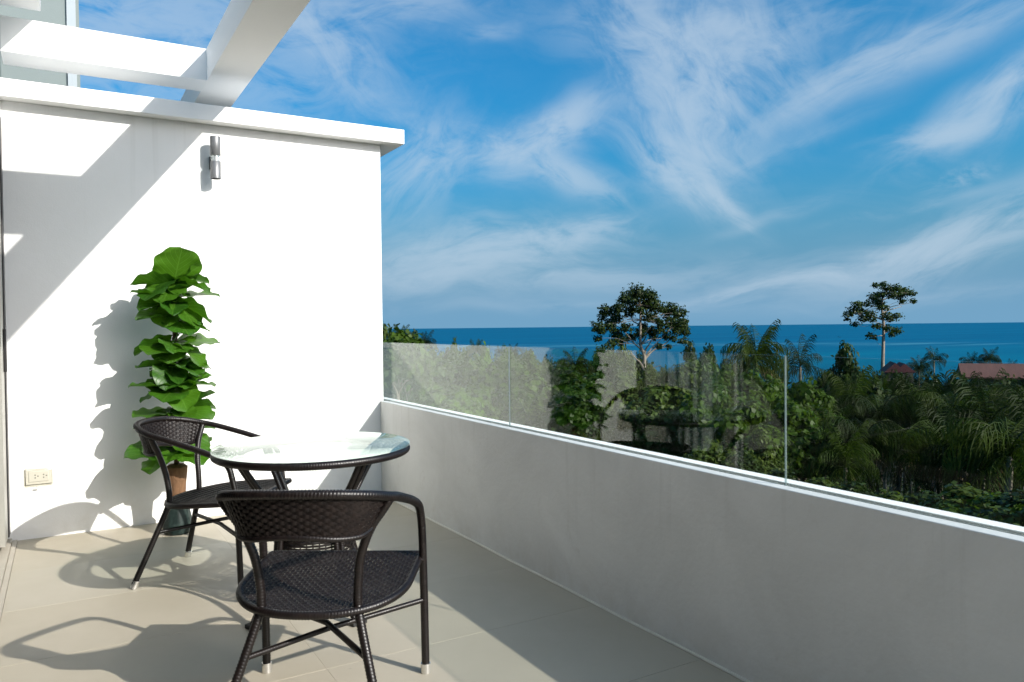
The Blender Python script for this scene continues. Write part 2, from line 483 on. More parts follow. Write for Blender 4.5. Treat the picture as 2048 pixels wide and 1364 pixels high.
# hillside ground
m, t, b = new_mat('hill_ground')
geo = t.n('ShaderNodeNewGeometry').outputs['Position']
c = t.mix(t.rng(t.noise(geo, 0.16, 6.0), 0.35, 0.65), (0.012, 0.016, 0.006), (0.034, 0.030, 0.015))
c = t.mix(t.rng(t.noise(geo, 1.3, 5.0), 0.45, 0.62), c, (0.012, 0.022, 0.006))
t.put(b.inputs['Base Color'], c)
b.inputs['Roughness'].default_value = 0.95
bp = t.n('ShaderNodeBump'); bp.inputs['Strength'].default_value = 1.0; bp.inputs['Distance'].default_value = 0.3
t.put(bp.inputs['Height'], t.noise(geo, 2.0, 6.0)); t.put(b.inputs['Normal'], bp.outputs[0])


# ------------------------------------------------------------------ mesh builder
class MB:
    def __init__(self):
        self.v, self.f, self.mi, self.uv, self.smooth = [], [], [], {}, []

    def face(self, idx, mi=0, smooth=False):
        self.f.append(tuple(idx)); self.mi.append(mi); self.smooth.append(smooth)

    def box(self, x0, x1, y0, y1, z0, z1, mi=0):
        k = len(self.v)
        self.v += [(x0, y0, z0), (x1, y0, z0), (x1, y1, z0), (x0, y1, z0), (x0, y0, z1), (x1, y0, z1), (x1, y1, z1), (x0, y1, z1)]
        for q in ((0, 3, 2, 1), (4, 5, 6, 7), (0, 1, 5, 4), (1, 2, 6, 5), (2, 3, 7, 6), (3, 0, 4, 7)):
            self.face([k + i for i in q], mi)

    def tube(self, pts, rad, sides=8, closed=False, wrap=0.0, pitch=0.009, step=None, caps=True, mi=0):
        """sweep along pts; rad is a number or a list; wrap adds the small ribs of a cane binding"""
        P = [Vector(p) for p in pts]
        rads = rad if isinstance(rad, (list, tuple)) else [rad] * len(P)
        if step:
            P, rads = resample(P, rads, step, closed)
        n = len(P)
        k0 = len(self.v)
        prev = None
        s = 0.0
        for i in range(n):
            if closed:
                tan = (P[(i + 1) % n] - P[i - 1])
            else:
                tan = P[min(i + 1, n - 1)] - P[max(i - 1, 0)]
            tan.normalize()
            if prev is None:
                ref = Vector((0, 0, 1)) if abs(tan.z) < 0.9 else Vector((1, 0, 0))
                nx = ref.cross(tan).normalized()
            else:
                nx = (prev - tan * prev.dot(tan)).normalized()
            prev = nx
            ny = tan.cross(nx)
            if i:
                s += (P[i] - P[i - 1]).length
            for j in range(sides):
                a = 2 * math.pi * j / sides
                rr = rads[i]
                if wrap:
                    rr += wrap * math.cos(2 * math.pi * s / pitch + a)
                self.v.append(tuple(P[i] + nx * (rr * math.cos(a)) + ny * (rr * math.sin(a))))
        for i in range(n if closed else n - 1):
            for j in range(sides):
                a = k0 + i * sides + j; b2 = k0 + i * sides + (j + 1) % sides
                c2 = k0 + ((i + 1) % n) * sides + (j + 1) % sides; d2 = k0 + ((i + 1) % n) * sides + j
                self.face((a, b2, c2, d2), mi, True)
        if caps and not closed:
            self.face([k0 + j for j in range(sides)][::-1], mi)
            self.face([k0 + (n - 1) * sides + j for j in range(sides)], mi)

    def lathe(self, prof, sides=24, cx=0.0, cy=0.0, mi=0, smooth=True, caps=True):
        k0 = len(self.v)
        for r_, z in prof:
            for j in range(sides):
                a = 2 * math.pi * j / sides
                self.v.append((cx + r_ * math.cos(a), cy + r_ * math.sin(a), z))
        for i in range(len(prof) - 1):
            for j in range(sides):
                self.face((k0 + i * sides + j, k0 + i * sides + (j + 1) % sides, k0 + (i + 1) * sides + (j + 1) % sides, k0 + (i + 1) * sides + j), mi, smooth)
        if caps:
            self.face([k0 + j for j in range(sides)][::-1], mi)
            self.face([k0 + (len(prof) - 1) * sides + j for j in range(sides)], mi)

    def grid(self, rows, mi=0, smooth=True):
        """rows: list of equal-length lists of points"""
        k0 = len(self.v); n = len(rows[0])
        for r_ in rows:
            self.v += [tuple(p) for p in r_]
        for i in range(len(rows) - 1):
            for j in range(n - 1):
                self.face((k0 + i * n + j, k0 + i * n + j + 1, k0 + (i + 1) * n + j + 1, k0 + (i + 1) * n + j), mi, smooth)

    def mesh(self, name, mats):
        me = bpy.data.meshes.new(name)
        me.from_pydata(self.v, [], self.f)
        for m_ in (mats if isinstance(mats, (list, tuple)) else [mats]):
            me.materials.append(MATS[m_])
        me.polygons.foreach_set('material_index', self.mi)
        me.polygons.foreach_set('use_smooth', self.smooth)
        me.update()
        me.set_sharp_from_angle(angle=R(52))
        return me

    def obj(self, name, mats, parent=None, bevel=0.0):
        o = bpy.data.objects.new(name, self.mesh(name, mats))
        link(o, parent)
        if bevel:
            bm_ = o.modifiers.new('edge', 'BEVEL'); bm_.width = bevel; bm_.segments = 2; bm_.limit_method = 'ANGLE'
        return o


def resample(P, rads, step, closed):
    Q = P + [P[0]] if closed else P
    rq = list(rads) + [rads[0]] if closed else list(rads)
    cum = [0.0]
    for a, b2 in zip(Q[:-1], Q[1:]):
        cum.append(cum[-1] + (b2 - a).length)
    n = max(2, int(round(cum[-1] / step)) + (0 if closed else 1))
    outp, outr = [], []
    j = 0
    for i in range(n):
        s = cum[-1] * i / (n if closed else n - 1)
        while j < len(cum) - 2 and cum[j + 1] < s:
            j += 1
        f = (s - cum[j]) / max(1e-9, cum[j + 1] - cum[j])
        outp.append(Q[j].lerp(Q[j + 1], f)); outr.append(rq[j] + (rq[j + 1] - rq[j]) * f)
    return outp, outr


def smooth_path(pts, n=8, closed=False):
    P = [Vector(p) for p in pts]
    out = []
    m_ = len(P)
    segs = m_ if closed else m_ - 1
    for i in range(segs):
        if closed:
            a, b2, c2, d2 = P[i - 1], P[i], P[(i + 1) % m_], P[(i + 2) % m_]
        else:
            b2, c2 = P[i], P[i + 1]
            a = P[i - 1] if i else b2 * 2 - c2
            d2 = P[i + 2] if i + 2 < m_ else c2 * 2 - b2
        for k in range(n):
            t_ = k / n
            out.append(0.5 * ((2 * b2) + (c2 - a) * t_ + (2 * a - 5 * b2 + 4 * c2 - d2) * t_ ** 2 + (3 * b2 - a - 3 * c2 + d2) * t_ ** 3))
    if not closed:
        out.append(P[-1])
    return out


def link(o, parent=None):
    col.objects.link(o)
    if parent is not None:
        o.parent = parent
    return o


def tag(o, label=None, cat=None, group=None, kind=None):
    for k, v in (('label', label), ('category', cat), ('group', group), ('kind', kind)):
        if v:
            o[k] = v
    return o


def thing(name, label, cat, loc=(0, 0, 0), rz=0.0, group=None):
    o = bpy.data.objects.new(name, None)
    o.empty_display_size = 0.2
    o.location = loc
    o.rotation_euler = (0, 0, rz)
    link(o)
    return tag(o, label, cat, group)


def inst(name, me, parent=None, loc=(0, 0, 0), rot=(0, 0, 0), scl=(1, 1, 1)):
    o = bpy.data.objects.new(name, me)
    o.location = loc; o.rotation_euler = rot; o.scale = scl
    return link(o, parent)


def copy_tree(o, parent=None):
    c_ = o.copy()
    link(c_)
    if parent is not None:
        c_.parent = parent
    for ch in list(o.children):
        copy_tree(ch, c_)
    return c_


# ------------------------------------------------------------------ terrain and sea
XP, DW, XF = 1.96, 5.228, -0.285          # parapet inner face, end wall face, house front
SEA_Z = -41.0
PROFILE = [(0, -4.2), (12, -4.6), (22, -5.6), (40, -8.6), (60, -12.6), (100, -18.5), (200, -28.0), (320, -36.5), (420, -43.0), (700, -55.0)]


def ground_z(x, y):
    d = math.hypot(x, y)
    z = np.interp(d, [p[0] for p in PROFILE], [p[1] for p in PROFILE])
    az = math.degrees(math.atan2(x, y))
    # the ridge to the left of the view, and rising land behind the house
    w1 = max(0.0, min(1.0, (29.0 - az) / 12.0)) if -90 < az < 40 else 0.0
    z += w1 * np.interp(d, [0, 40, 120, 260, 420], [0, 1.0, 5.0, 5.0, 0.0])
    if az > 110 or az < -60:
        z += np.interp(d, [0, 10, 100, 700], [0, 0, 12, 70])
    z += 0.5 * math.sin(x * 0.11 + 1.3) * math.cos(y * 0.09) * min(1.0, d / 40.0)
    return float(z)


rads = [0, 4, 8, 12, 16, 20, 26, 32, 40, 48, 58, 70, 85, 100, 125, 150, 180, 220, 260, 300, 340, 380, 430, 520, 700]
NA = 96
g = MB()
rows = []
for r_ in rads:
    rows.append([(r_ * math.sin(2 * math.pi * j / NA), r_ * math.cos(2 * math.pi * j / NA), ground_z(r_ * math.sin(2 * math.pi * j / NA + 1e-6), r_ * math.cos(2 * math.pi * j / NA + 1e-6))) for j in range(NA + 1)])
g.grid([list(x) for x in zip(*rows)][::-1])
tag(g.obj('hillside', 'hill_ground'), kind='structure')

g = MB()
rr_ = [150, 300, 500, 800, 1300, 2200, 4000, 8000, 20000, 60000]
rows = [[(q * math.sin(2 * math.pi * j / 128), q * math.cos(2 * math.pi * j / 128), SEA_Z) for j in range(129)] for q in rr_]
g.grid([list(x) for x in zip(*rows)][::-1])
tag(g.obj('sea', 'sea_water'), kind='structure')

# ------------------------------------------------------------------ balcony: floor, parapet, walls
fl = thing('floor', None, None)
fl['kind'] = 'structure'
fb = MB(); fb.box(XF - 0.02, XP, -2.6, DW, -0.25, -0.0035)
fb.obj('screed', 'grout', fl)
tile_w, pitch_y, pitch_x = 0.6315, 0.6335, 1.267
rnd = random.Random(3)
ty0 = 3.913
rows_y = [ty0 + k * pitch_y for k in range(-11, 3)]
x_edges = [-0.487, 0.780, 2.047]
for k, y0 in enumerate(rows_y):
    for xa in x_edges:
        if xa > XP:
            continue
        x0, x1 = max(xa + 0.0002, XF + 0.037), min(xa + pitch_x - 0.0002, XP - 0.001)
        y1 = min(y0 + pitch_y - 0.0007, DW - 0.001)
        yb = max(y0 + 0.0008, -2.59)
        if x1 - x0 < 0.02 or y1 - yb < 0.02:
            continue
        hx, hy = (x1 - x0) / 2, (y1 - yb) / 2
        tb_ = MB(); tb_.box(-hx, hx, -hy, hy, -0.010, 0)
        o = tb_.obj('tile', 'floor_tile', fl, 0.0005)
        o.location = ((x0 + x1) / 2, (yb + y1) / 2, rnd.uniform(-0.0003, 0.0003))

PZ = 0.677
par = thing('parapet_wall', 'low white parapet along the open side of the balcony carrying the glass', 'parapet', (XP, 0, 0))
prof = [(0, -5.5), (0, PZ), (0.050, PZ), (0.050, PZ - 0.030), (0.072, PZ - 0.030), (0.072, PZ - 0.002), (0.124, PZ - 0.002), (0.124, -5.5)]
pb = MB()
for y in (-2.6, DW - 0.002):
    pb.v += [(x, y, z) for x, z in prof]
n_ = len(prof)
for i in range(n_):
    pb.face((i, i + n_, (i + 1) % n_ + n_, (i + 1) % n_))
pb.face(range(n_)); pb.face([i + n_ for i in range(n_)][::-1])
pb.obj('wall_body', 'parapet_paint', par, 0.003)
pb = MB(); pb.box(0.03, 0.124, DW - 0.001, 5.7, -5.5, PZ - 0.031); pb.obj('wall_return', 'parapet_paint', par)
pb = MB(); pb.box(0.073, 0.127, -2.6, 5.7, PZ - 0.0015, PZ + 0.004); pb.obj('outer_coping', 'white_paint', par, 0.002)
pb = MB(); pb.box(0.051, 0.071, -2.6, 5.6, PZ - 0.0295, PZ - 0.012); pb.obj('glazing_channel', 'rubber', par)
pb = MB()
pb.tube([(-0.003, y, 0.002 + 0.0012 * math.sin(y * 7)) for y in np.linspace(-2.5, DW - 0.01, 60)], 0.006, 6)
pb.obj('sealant_bead', 'sealant', par)

rail = thing('glass_balustrade', 'clear frameless glass balustrade standing on top of the low parapet', 'railing', (XP + 0.061, 0, PZ - 0.012))
GT = 1.098 - (PZ - 0.012)
for y0, y1 in ((3.4795, 5.66), (1.6935, 3.4755), (-0.0925, 1.6895), (-1.88, -0.0965)):
    gb_ = MB(); gb_.box(-0.0032, 0.0032, -(y1 - y0) / 2, (y1 - y0) / 2, 0, GT)
    gb_.mi = [1, 1, 1, 0, 1, 0]
    o = gb_.obj('glass_panel', ['pane_glass', 'glass_edge'], rail)
    o.location = (0, (y0 + y1) / 2, 0)

wl = thing('end_wall', 'tall white rendered wall closing the balcony behind the plant and chairs', 'wall', (0.85, DW, 0))
wb = MB(); wb.box(-3.4 - 0.85, 1.985 - 0.85, 0.0, 0.38, -5.5, 2.5195); wb.obj('wall_body', 'end_wall_paint', wl)
wb = MB(); wb.box(-3.4 - 0.85, 2.135 - 0.85, -0.095, 0.48, 2.52, 2.622); wb.obj('coping', 'white_paint', wl, 0.004)

# neighbour's block beyond the end wall, its shade painted in grey
nb = thing('neighbour_block', 'block of the next villa, shade painted in grey, rising behind the white end wall', 'building', (-1.4, 6.6, 0))
b_ = MB(); b_.box(-1.8, 1.462, 0, 2.2, -6.0, 5.6); b_.obj('wall_body', 'shade_grey', nb)
b_ = MB(); b_.box(1.463, 1.522, -0.02, 2.2, -6.0, 5.6); b_.obj('corner_pier', 'pale_render', nb)
b_ = MB(); b_.box(1.523, 1.545, 0.06, 0.14, -6.0, 5.6); b_.obj('drain_pipe', 'shade_grey', nb)
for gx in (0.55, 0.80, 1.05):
    b_ = MB(); b_.box(gx - 0.004, gx + 0.004, -0.012, 0.0, -6.0, 5.6); b_.obj('joint_cover', 'shade_grey', nb)

# house front: lintel, eave, sliding door, dark room behind it
ho = thing('house', 'white villa front with an open sliding door beside the balcony', 'house', (XF, 0, 0))
b_ = MB(); b_.box(-0.20, 0.0, -2.6, DW - 0.002, 2.42, 3.30); b_.obj('front_wall', 'white_paint', ho)
b_ = MB(); b_.box(-0.20, 0.0, -4.2, -2.6, -0.25, 3.30); b_.obj('front_wall', 'white_paint', ho)
b_ = MB(); b_.box(-4.2, XF * 0 + 0.205, -4.2, 5.30, 3.085, 3.27); b_.obj('eave', 'beam_paint', ho, 0.004)
b_ = MB(); b_.box(-4.2, -4.1, -4.2, DW - 0.003, -0.1, 3.08); b_.obj('room_wall', 'room_wall', ho)
b_ = MB(); b_.box(-4.1, -0.201, DW - 0.06, DW - 0.004, -0.1, 3.08); b_.obj('room_wall', 'room_wall', ho)
b_ = MB(); b_.box(-4.1, -0.201, -4.2, -4.1, -0.1, 3.08); b_.obj('room_wall', 'room_wall', ho)
b_ = MB(); b_.box(-4.1, -0.13, -4.1, DW - 0.061, -0.2, -0.01); b_.obj('room_floor', 'room_floor', ho)
b_ = MB(); b_.box(-4.1, -0.201, -4.1, DW - 0.061, 2.9, 3.08); b_.obj('room_ceiling', 'room_wall', ho)
# threshold and rails
b_ = MB(); b_.box(-0.06, 0.010, -2.6, DW - 0.003, -0.12, 0.018); b_.obj('threshold', 'sill_stone', ho, 0.003)
b_ = MB(); b_.box(0.011, 0.035, -2.6, DW - 0.003, -0.12, 0.006); b_.obj('threshold', 'sill_stone', ho, 0.002)
tr_ = MB(); tr_.box(-0.13, -0.0605, -2.6, DW - 0.003, -0.12, 0.03)
tr_.box(-0.120, -0.112, -2.6, DW - 0.003, 0.031, 0.046); tr_.box(-0.080, -0.072, -2.6, DW - 0.003, 0.031, 0.046)
tr_.obj('door_track', 'aluminium', ho)
b_ = MB(); b_.box(-0.13, 0.003, DW - 0.105, DW - 0.0025, 0.047, 2.415); b_.obj('door_jamb', 'dark_aluminium', ho, 0.002)
dr = MB(); dr.box(-0.050, -0.004, 4.90, 5.115, 0.05, 2.40); dr.box(-0.115, -0.075, 4.20, 4.27, 0.05, 2.40)
dr.box(-0.115, -0.075, 4.27, 4.899, 0.05, 0.13); dr.box(-0.115, -0.075, 4.27, 4.899, 2.33, 2.40)
door = dr.obj('sliding_door', 'aluminium', ho)
b_ = MB(); b_.box(-0.098, -0.092, 4.27, 4.899, 0.13, 2.33); b_.obj('door_glass', 'pane_glass', door)
b_ = MB(); b_.box(-0.0035, 0.012, 5.06, 5.085, 0.98, 1.22); b_.obj('door_handle', 'dark_aluminium', door, 0.004)

# curtain gathered behind the fixed end of the door
cu = MB()
rows = []
for k in range(9):
    z = 0.06 + 2.28 * k / 8
    rows.append([(XF - 0.17 + 0.045 * math.sin(y * 46.0 + 0.25 * math.sin(k)) + 0.02 * math.sin(y * 17), y, z) for y in np.linspace(4.16, 5.16, 90)])
cu.grid(rows)
tag(cu.obj('curtain', 'curtain_cloth'), 'sheer white curtain drawn to the end of the sliding door', 'curtain')

# pergola
pg = thing('pergola', 'white painted beams of the pergola crossing overhead above the wall', 'pergola', (0.96, 4.0, 2.83))
b_ = MB(); b_.box(0.838 - 0.96, 1.086 - 0.96, -6.6, 3.4, 0.0, 0.205); b_.obj('main_beam', 'beam_paint', pg)
for yc in (5.327, 3.50, 1.68, -0.14):
    b_ = MB(); b_.box(XF + 0.001 - 0.96, 0.8375 - 0.96, yc - 4.0, yc - 4.0 + 0.262, 0.0, 0.205)
    b_.obj('cross_beam', 'beam_paint', pg)
b_ = MB(); b_.box(0.86 - 0.96, 1.06 - 0.96, 2.9, 3.1, -8.0, -0.001); b_.obj('post', 'beam_paint', pg)
b_ = MB(); b_.box(0.86 - 0.96, 1.06 - 0.96, -6.5, -6.3, -2.83, -0.001); b_.obj('post', 'beam_paint', pg)

# ------------------------------------------------------------------ wall lamp and socket
lp = thing('wall_lamp', 'slim grey cylinder up and down lamp fixed high on the white wall', 'wall lamp', (0.851, DW, 2.16))
LY = -0.088
b_ = MB(); b_.lathe([(0.0265, 0.012), (0.031, 0.004), (0.0315, 0.0), (0.0315, 0.108), (0.029, 0.110)], 28, 0, LY); b_.obj('lower_tube', 'lamp_metal', lp)
b_ = MB(); b_.lathe([(0.0285, 0.1105), (0.0285, 0.1445)], 28, 0, LY); b_.obj('light_ring', 'lamp_glass', lp)
b_ = MB(); b_.lathe([(0.020, 0.1106), (0.020, 0.1444)], 20, 0, LY); b_.obj('ring_core', 'chrome_cap', lp)
b_ = MB(); b_.lathe([(0.029, 0.145), (0.0315, 0.147), (0.0315, 0.262), (0.030, 0.265), (0.026, 0.262)], 28, 0, LY); b_.obj('upper_tube', 'lamp_metal', lp)
b_ = MB(); b_.box(-0.026, 0.026, -0.016, -0.001, 0.072, 0.152); b_.box(-0.014, 0.014, LY + 0.029, -0.017, 0.085, 0.14); b_.obj('mounting_plate', 'lamp_dark', lp, 0.002)

so = thing('power_socket', 'cream double power socket with a clear weather cover low on the wall', 'socket', (-0.139, DW, 0.362))
b_ = MB(); b_.box(-0.066, 0.066, -0.012, -0.001, -0.046, 0.046); b_.obj('plate', 'socket_plate', so, 0.003)
b_ = MB(); b_.box(-0.050, 0.050, -0.016, -0.0125, -0.030, 0.030); b_.obj('insert', 'socket_plate', so, 0.002)
for hx in (-0.012, 0.030):
    b_ = MB()
    for dx, dz in ((-0.006, 0.009), (-0.006, -0.007), (0.008, 0.002)):
        b_.lathe([(0.0035, 0), (0.0035, 0.001)], 8)
        for i in range(len(b_.v) - 16, len(b_.v)):
            x, y, z = b_.v[i]
            b_.v[i] = (hx + dx + x, -0.0162 - z, dz + y)
    b_.obj('outlet_holes', 'socket_hole', so)
b_ = MB(); b_.box(-0.072, 0.072, -0.040, -0.0005, -0.054, 0.050)
b_.obj('clear_cover', 'cover_plastic', so, 0.008)
b_ = MB(); b_.box(-0.012, 0.012, -0.046, -0.0405, -0.058, -0.050); b_.obj('cover_catch', 'socket_plate', so, 0.002)


# ------------------------------------------------------------------ wicker chairs
def mirror(pts):
    return [(-p[0], p[1], p[2]) for p in pts]


def build_chair(name, label):
    root = thing(name, label, 'chair', group='brown woven garden chairs on the balcony')
    T = 0.0138
    half = [(0.278, 0.236, 0.520), (0.2765, 0.222, 0.566), (0.275, 0.186, 0.606), (0.271, 0.100, 0.640), (0.265, -0.009, 0.673), (0.2575, -0.095, 0.697),
            (0.247, -0.165, 0.713), (0.213, -0.236, 0.732), (0.150, -0.293, 0.746), (0.078, -0.319, 0.752), (0.0, -0.326, 0.753)]
    hoop = half + mirror(half[:-1])[::-1]
    hp = smooth_path(hoop, 8)
    b1 = MB(); b1.tube(hp, T, 10, wrap=0.0011, pitch=0.0095, step=0.0032); b1.obj('arm_rail', 'wicker', root)
    for s in (1, -1):
        m_ = (lambda q: q) if s == 1 else mirror
        b1 = MB(); b1.tube(smooth_path(m_([(0.280, 0.270, 0.022), (0.279, 0.262, 0.25), (0.278, 0.250, 0.44), (0.278, 0.236, 0.522)]), 6), T, 10, wrap=0.0011, pitch=0.0095, step=0.0032)
        lg = b1.obj('leg', 'wicker', root)
        c1 = MB(); c1.tube(m_([(0.280, 0.2702, 0.0), (0.280, 0.270, 0.034)]), 0.0172, 14); c1.obj('foot_cap', 'chrome_cap', lg)
        b1 = MB(); b1.tube(smooth_path(m_([(0.2475, -0.2615, 0.018), (0.198, -0.203, 0.185), (0.150, -0.146, 0.355), (0.144, -0.139, 0.405), (0.148, -0.143, 0.47), (0.159, -0.153, 0.541), (0.190, -0.163, 0.620), (0.2255, -0.166, 0.672), (0.247, -0.166, 0.704)]), 6), T * 0.98, 10, wrap=0.0011, pitch=0.0095, step=0.0032)
        lg = b1.obj('leg', 'wicker', root)
        c1 = MB(); c1.tube(m_([(0.249, -0.2635, 0.0), (0.2395, -0.2525, 0.034)]), 0.0172, 14); c1.obj('foot_cap', 'chrome_cap', lg)
        # diagonal stretcher from this rear leg to the opposite front leg
        dz = 0.010 * s
        b1 = MB(); b1.tube(m_([(0.180, -0.182, 0.249 - 0.004), (0.0, 0.04, 0.254 + dz), (-0.276, 0.258, 0.259)]), 0.0092, 8, wrap=0.0008, pitch=0.009, step=0.0032)
        b1.obj('stretcher', 'wicker', root)
    # seat outline: straight front edge, rounded sides and back
    def z_at(x, y):
        return 0.392 + 0.055 * (y + 0.05) - 0.020 * max(0.0, 1 - (x / 0.27) ** 2) * max(0.0, 1 - ((y - 0.02) / 0.28) ** 2)
    out = []
    for k in range(40):
        a = math.pi * k / 39
        cx_, sy_ = math.cos(a), math.sin(a)
        x = 0.264 * (abs(cx_) ** 0.92) * (1 if cx_ >= 0 else -1)
        y = 0.06 - 0.244 * (sy_ ** 0.90)
        out.append((x, y))
    outline = [(0.262, 0.296), (0.264, 0.25), (0.265, 0.16)] + out + [(-0.265, 0.16), (-0.264, 0.25), (-0.262, 0.296)]
    ring = [(x, y, z_at(x, y) - 0.004) for x, y in outline] + [(x, 0.298, z_at(x, 0.298) - 0.004) for x in np.linspace(-0.23, 0.23, 12)]
    b1 = MB(); b1.tube(ring, 0.0125, 8, closed=True, wrap=0.0011, pitch=0.009, step=0.0032); b1.obj('seat_rim', 'wicker', root)
    for s in (1, -1):
        b1 = MB(); b1.tube([(s * 0.262, 0.245, 0.402), (s * 0.280, 0.25, 0.404)], 0.012, 8); b1.obj('seat_bracket', 'wicker', root)

    def y_back(x):
        c_ = min(1.0, abs(x) / 0.264) ** (1 / 0.92)
        return 0.06 - 0.244 * (max(0.0, 1 - c_ * c_) ** 0.5) ** 0.90

    def x_side(y):
        if y >= 0.06:
            return float(np.interp(y, [0.06, 0.16, 0.25, 0.30], [0.264, 0.265, 0.264, 0.262]))
        s_ = min(1.0, (0.06 - y) / 0.244) ** (1 / 0.90)
        return 0.264 * (max(0.0, 1 - s_ * s_) ** 0.5) ** 0.92
    sw = MB()
    P1, P2, A = 0.0128, 0.0165, 0.0028
    nx_ = int(0.262 / P1)
    for i in range(-nx_, nx_ + 1):
        x = i * P1
        y0, y1 = y_back(x), 0.296
        n = max(3, int((y1 - y0) / (P2 / 2)))
        rows = []
        for k in range(n + 1):
            y = y0 + (y1 - y0) * k / n
            o_ = A * math.cos(math.pi * (y / P2 + i))
            z = z_at(x, y) + 0.006 + o_
            rows.append([(x - P1 * 0.47, y, z - 0.0035), (x - P1 * 0.2, y, z), (x + P1 * 0.2, y, z), (x + P1 * 0.47, y, z - 0.0035)])
        sw.grid(rows)
    y = -0.172
    j = 0
    while y < 0.29:
        xs = x_side(y) - 0.004
        n = max(4, int(2 * xs / (P1 / 2)))
        jj = round(y / P2)
        yy = jj * P2
        rows = []
        for k in range(n + 1):
            x = -xs + 2 * xs * k / n
            z = z_at(x, yy) + 0.005 - A * 0.8 * math.cos(math.pi * (x / P1 + jj))
            rows.append([(x, yy - P2 * 0.40, z - 0.002), (x, yy, z), (x, yy + P2 * 0.40, z - 0.002)])
        sw.grid(rows)
        y += P2
    sw.obj('seat', 'wicker_weave', root)
    # woven back: stakes and weavers between the rail and a lower rail
    top = [Vector(p) for p in smooth_path([p for p in hoop if p[1] < -0.12], 14)]
    top, _ = resample(top, [0] * len(top), 0.0065, False)
    n = len(top)
    lowc = smooth_path([(0.196, -0.166, 0.622), (0.172, -0.222, 0.612), (0.120, -0.270, 0.617), (0.060, -0.292, 0.626), (0.0, -0.298, 0.629), (-0.060, -0.292, 0.626), (-0.120, -0.270, 0.617), (-0.172, -0.222, 0.612), (-0.196, -0.166, 0.622)], 12)
    L2, _ = resample(lowc, [0] * len(lowc), 0.001, False)
    low = [L2[int(round((len(L2) - 1) * i / (n - 1)))] for i in range(n)]
    b1 = MB(); b1.tube(lowc, 0.0085, 8, wrap=0.0009, pitch=0.009, step=0.0032); b1.obj('back_rail', 'wicker', root)
    bw = MB()
    ROWS = 13
    nrm = []
    for i in range(n):
        a, b2 = top[max(0, i - 1)], top[min(n - 1, i + 1)]
        nrm.append((b2 - a).cross(low[i] - top[i]).normalized())
    for rj in range(ROWS):
        rows = []
        f0, f1 = (rj - 0.10) / ROWS, (rj + 1.08) / ROWS
        for i in range(n):
            off = nrm[i] * (0.0019 * math.cos(math.pi * (i / 3.0 + rj)))
            a = top[i].lerp(low[i], f0) + off; b2 = top[i].lerp(low[i], f1) + off
            mid = (a + b2) / 2 + nrm[i] * (0.0012 if math.cos(math.pi * (i / 3.0 + rj)) > 0 else -0.0012)
            rows.append([a, mid, b2])
        bw.grid(rows)
    for i in range(1, n - 1, 3):
        rows = []
        for k in range(2 * ROWS + 1):
            f = k / (2 * ROWS)
            off = nrm[i] * (-0.0020 * math.cos(math.pi * (f * ROWS - 0.5)) * (1 if (i // 3) % 2 == 0 else -1))
            c_ = top[i].lerp(low[i], f) + off
            w_ = (top[i + 1] - top[i - 1]).normalized() * 0.0042
            rows.append([c_ - w_, c_, c_ + w_])
        bw.grid(rows)
    bw.obj('backrest', 'wicker_weave', root)
    return root


chair = build_chair('wicker_chair', 'nearer dark brown woven armchair seen from behind, in front of the table')
chair.location = (0.686, 2.358, 0.0)
chair.rotation_euler = (0, 0, -0.5636)
chair2 = copy_tree(chair)
chair2.location = (0.618, 4.004, 0.0)
chair2.rotation_euler = (0, 0, -2.1855)
chair2['label'] = 'farther dark brown woven armchair seen side on, beside the potted plant'

# ------------------------------------------------------------------ round table
tx_, ty_ = 0.923, 3.285
tbl = thing('round_table', 'round dark woven table with a clear glass top between the two chairs', 'table', (tx_, ty_, 0))
b_ = MB(); b_.lathe([(0.412, 0.693), (0.4155, 0.6945), (0.4165, 0.6975), (0.4155, 0.7005), (0.412, 0.702)], 96)
b_.obj('glass_top', 'table_glass', tbl)
b_ = MB(); b_.tube([(0.400 * math.cos(a), 0.400 * math.sin(a), 0.676) for a in np.linspace(0, 2 * math.pi, 120, endpoint=False)], 0.0160, 10, closed=True, wrap=0.0012, pitch=0.010, step=0.0034)
b_.obj('rim', 'wicker', tbl)
# woven band inside the rim
bd = MB()
NB = 210
for rj in range(8):
    ra, rb_ = 0.300 + 0.0112 * rj, 0.300 + 0.0112 * rj + 0.0098
    rows = []
    for i in range(NB + 1):
        a = 2 * math.pi * i / NB
        o_ = 0.0022 * math.cos(math.pi * (i / 3.0 + rj))
        rows.append([(q * math.cos(a), q * math.sin(a), 0.678 + o_ + h_) for q, h_ in ((ra, 0), ((ra + rb_) / 2, 0.0015), (rb_, 0))])
    bd.grid(rows)
for i in range(0, NB, 3):
    a = 2 * math.pi * i / NB
    w_ = 0.004
    d_ = Vector((math.cos(a), math.sin(a), 0)); p_ = Vector((-math.sin(a), math.cos(a), 0)) * w_
    bd.grid([[d_ * q - p_ + Vector((0, 0, 0.6765)), d_ * q + p_ + Vector((0, 0, 0.6765))] for q in (0.298, 0.345, 0.392)])
bd.obj('woven_band', 'wicker', tbl)
b_ = MB(); b_.tube([(0.296 * math.cos(a), 0.296 * math.sin(a), 0.674) for a in np.linspace(0, 2 * math.pi, 90, endpoint=False)], 0.010, 8, closed=True, wrap=0.001, pitch=0.010, step=0.0034)
b_.obj('inner_ring', 'wicker', tbl)
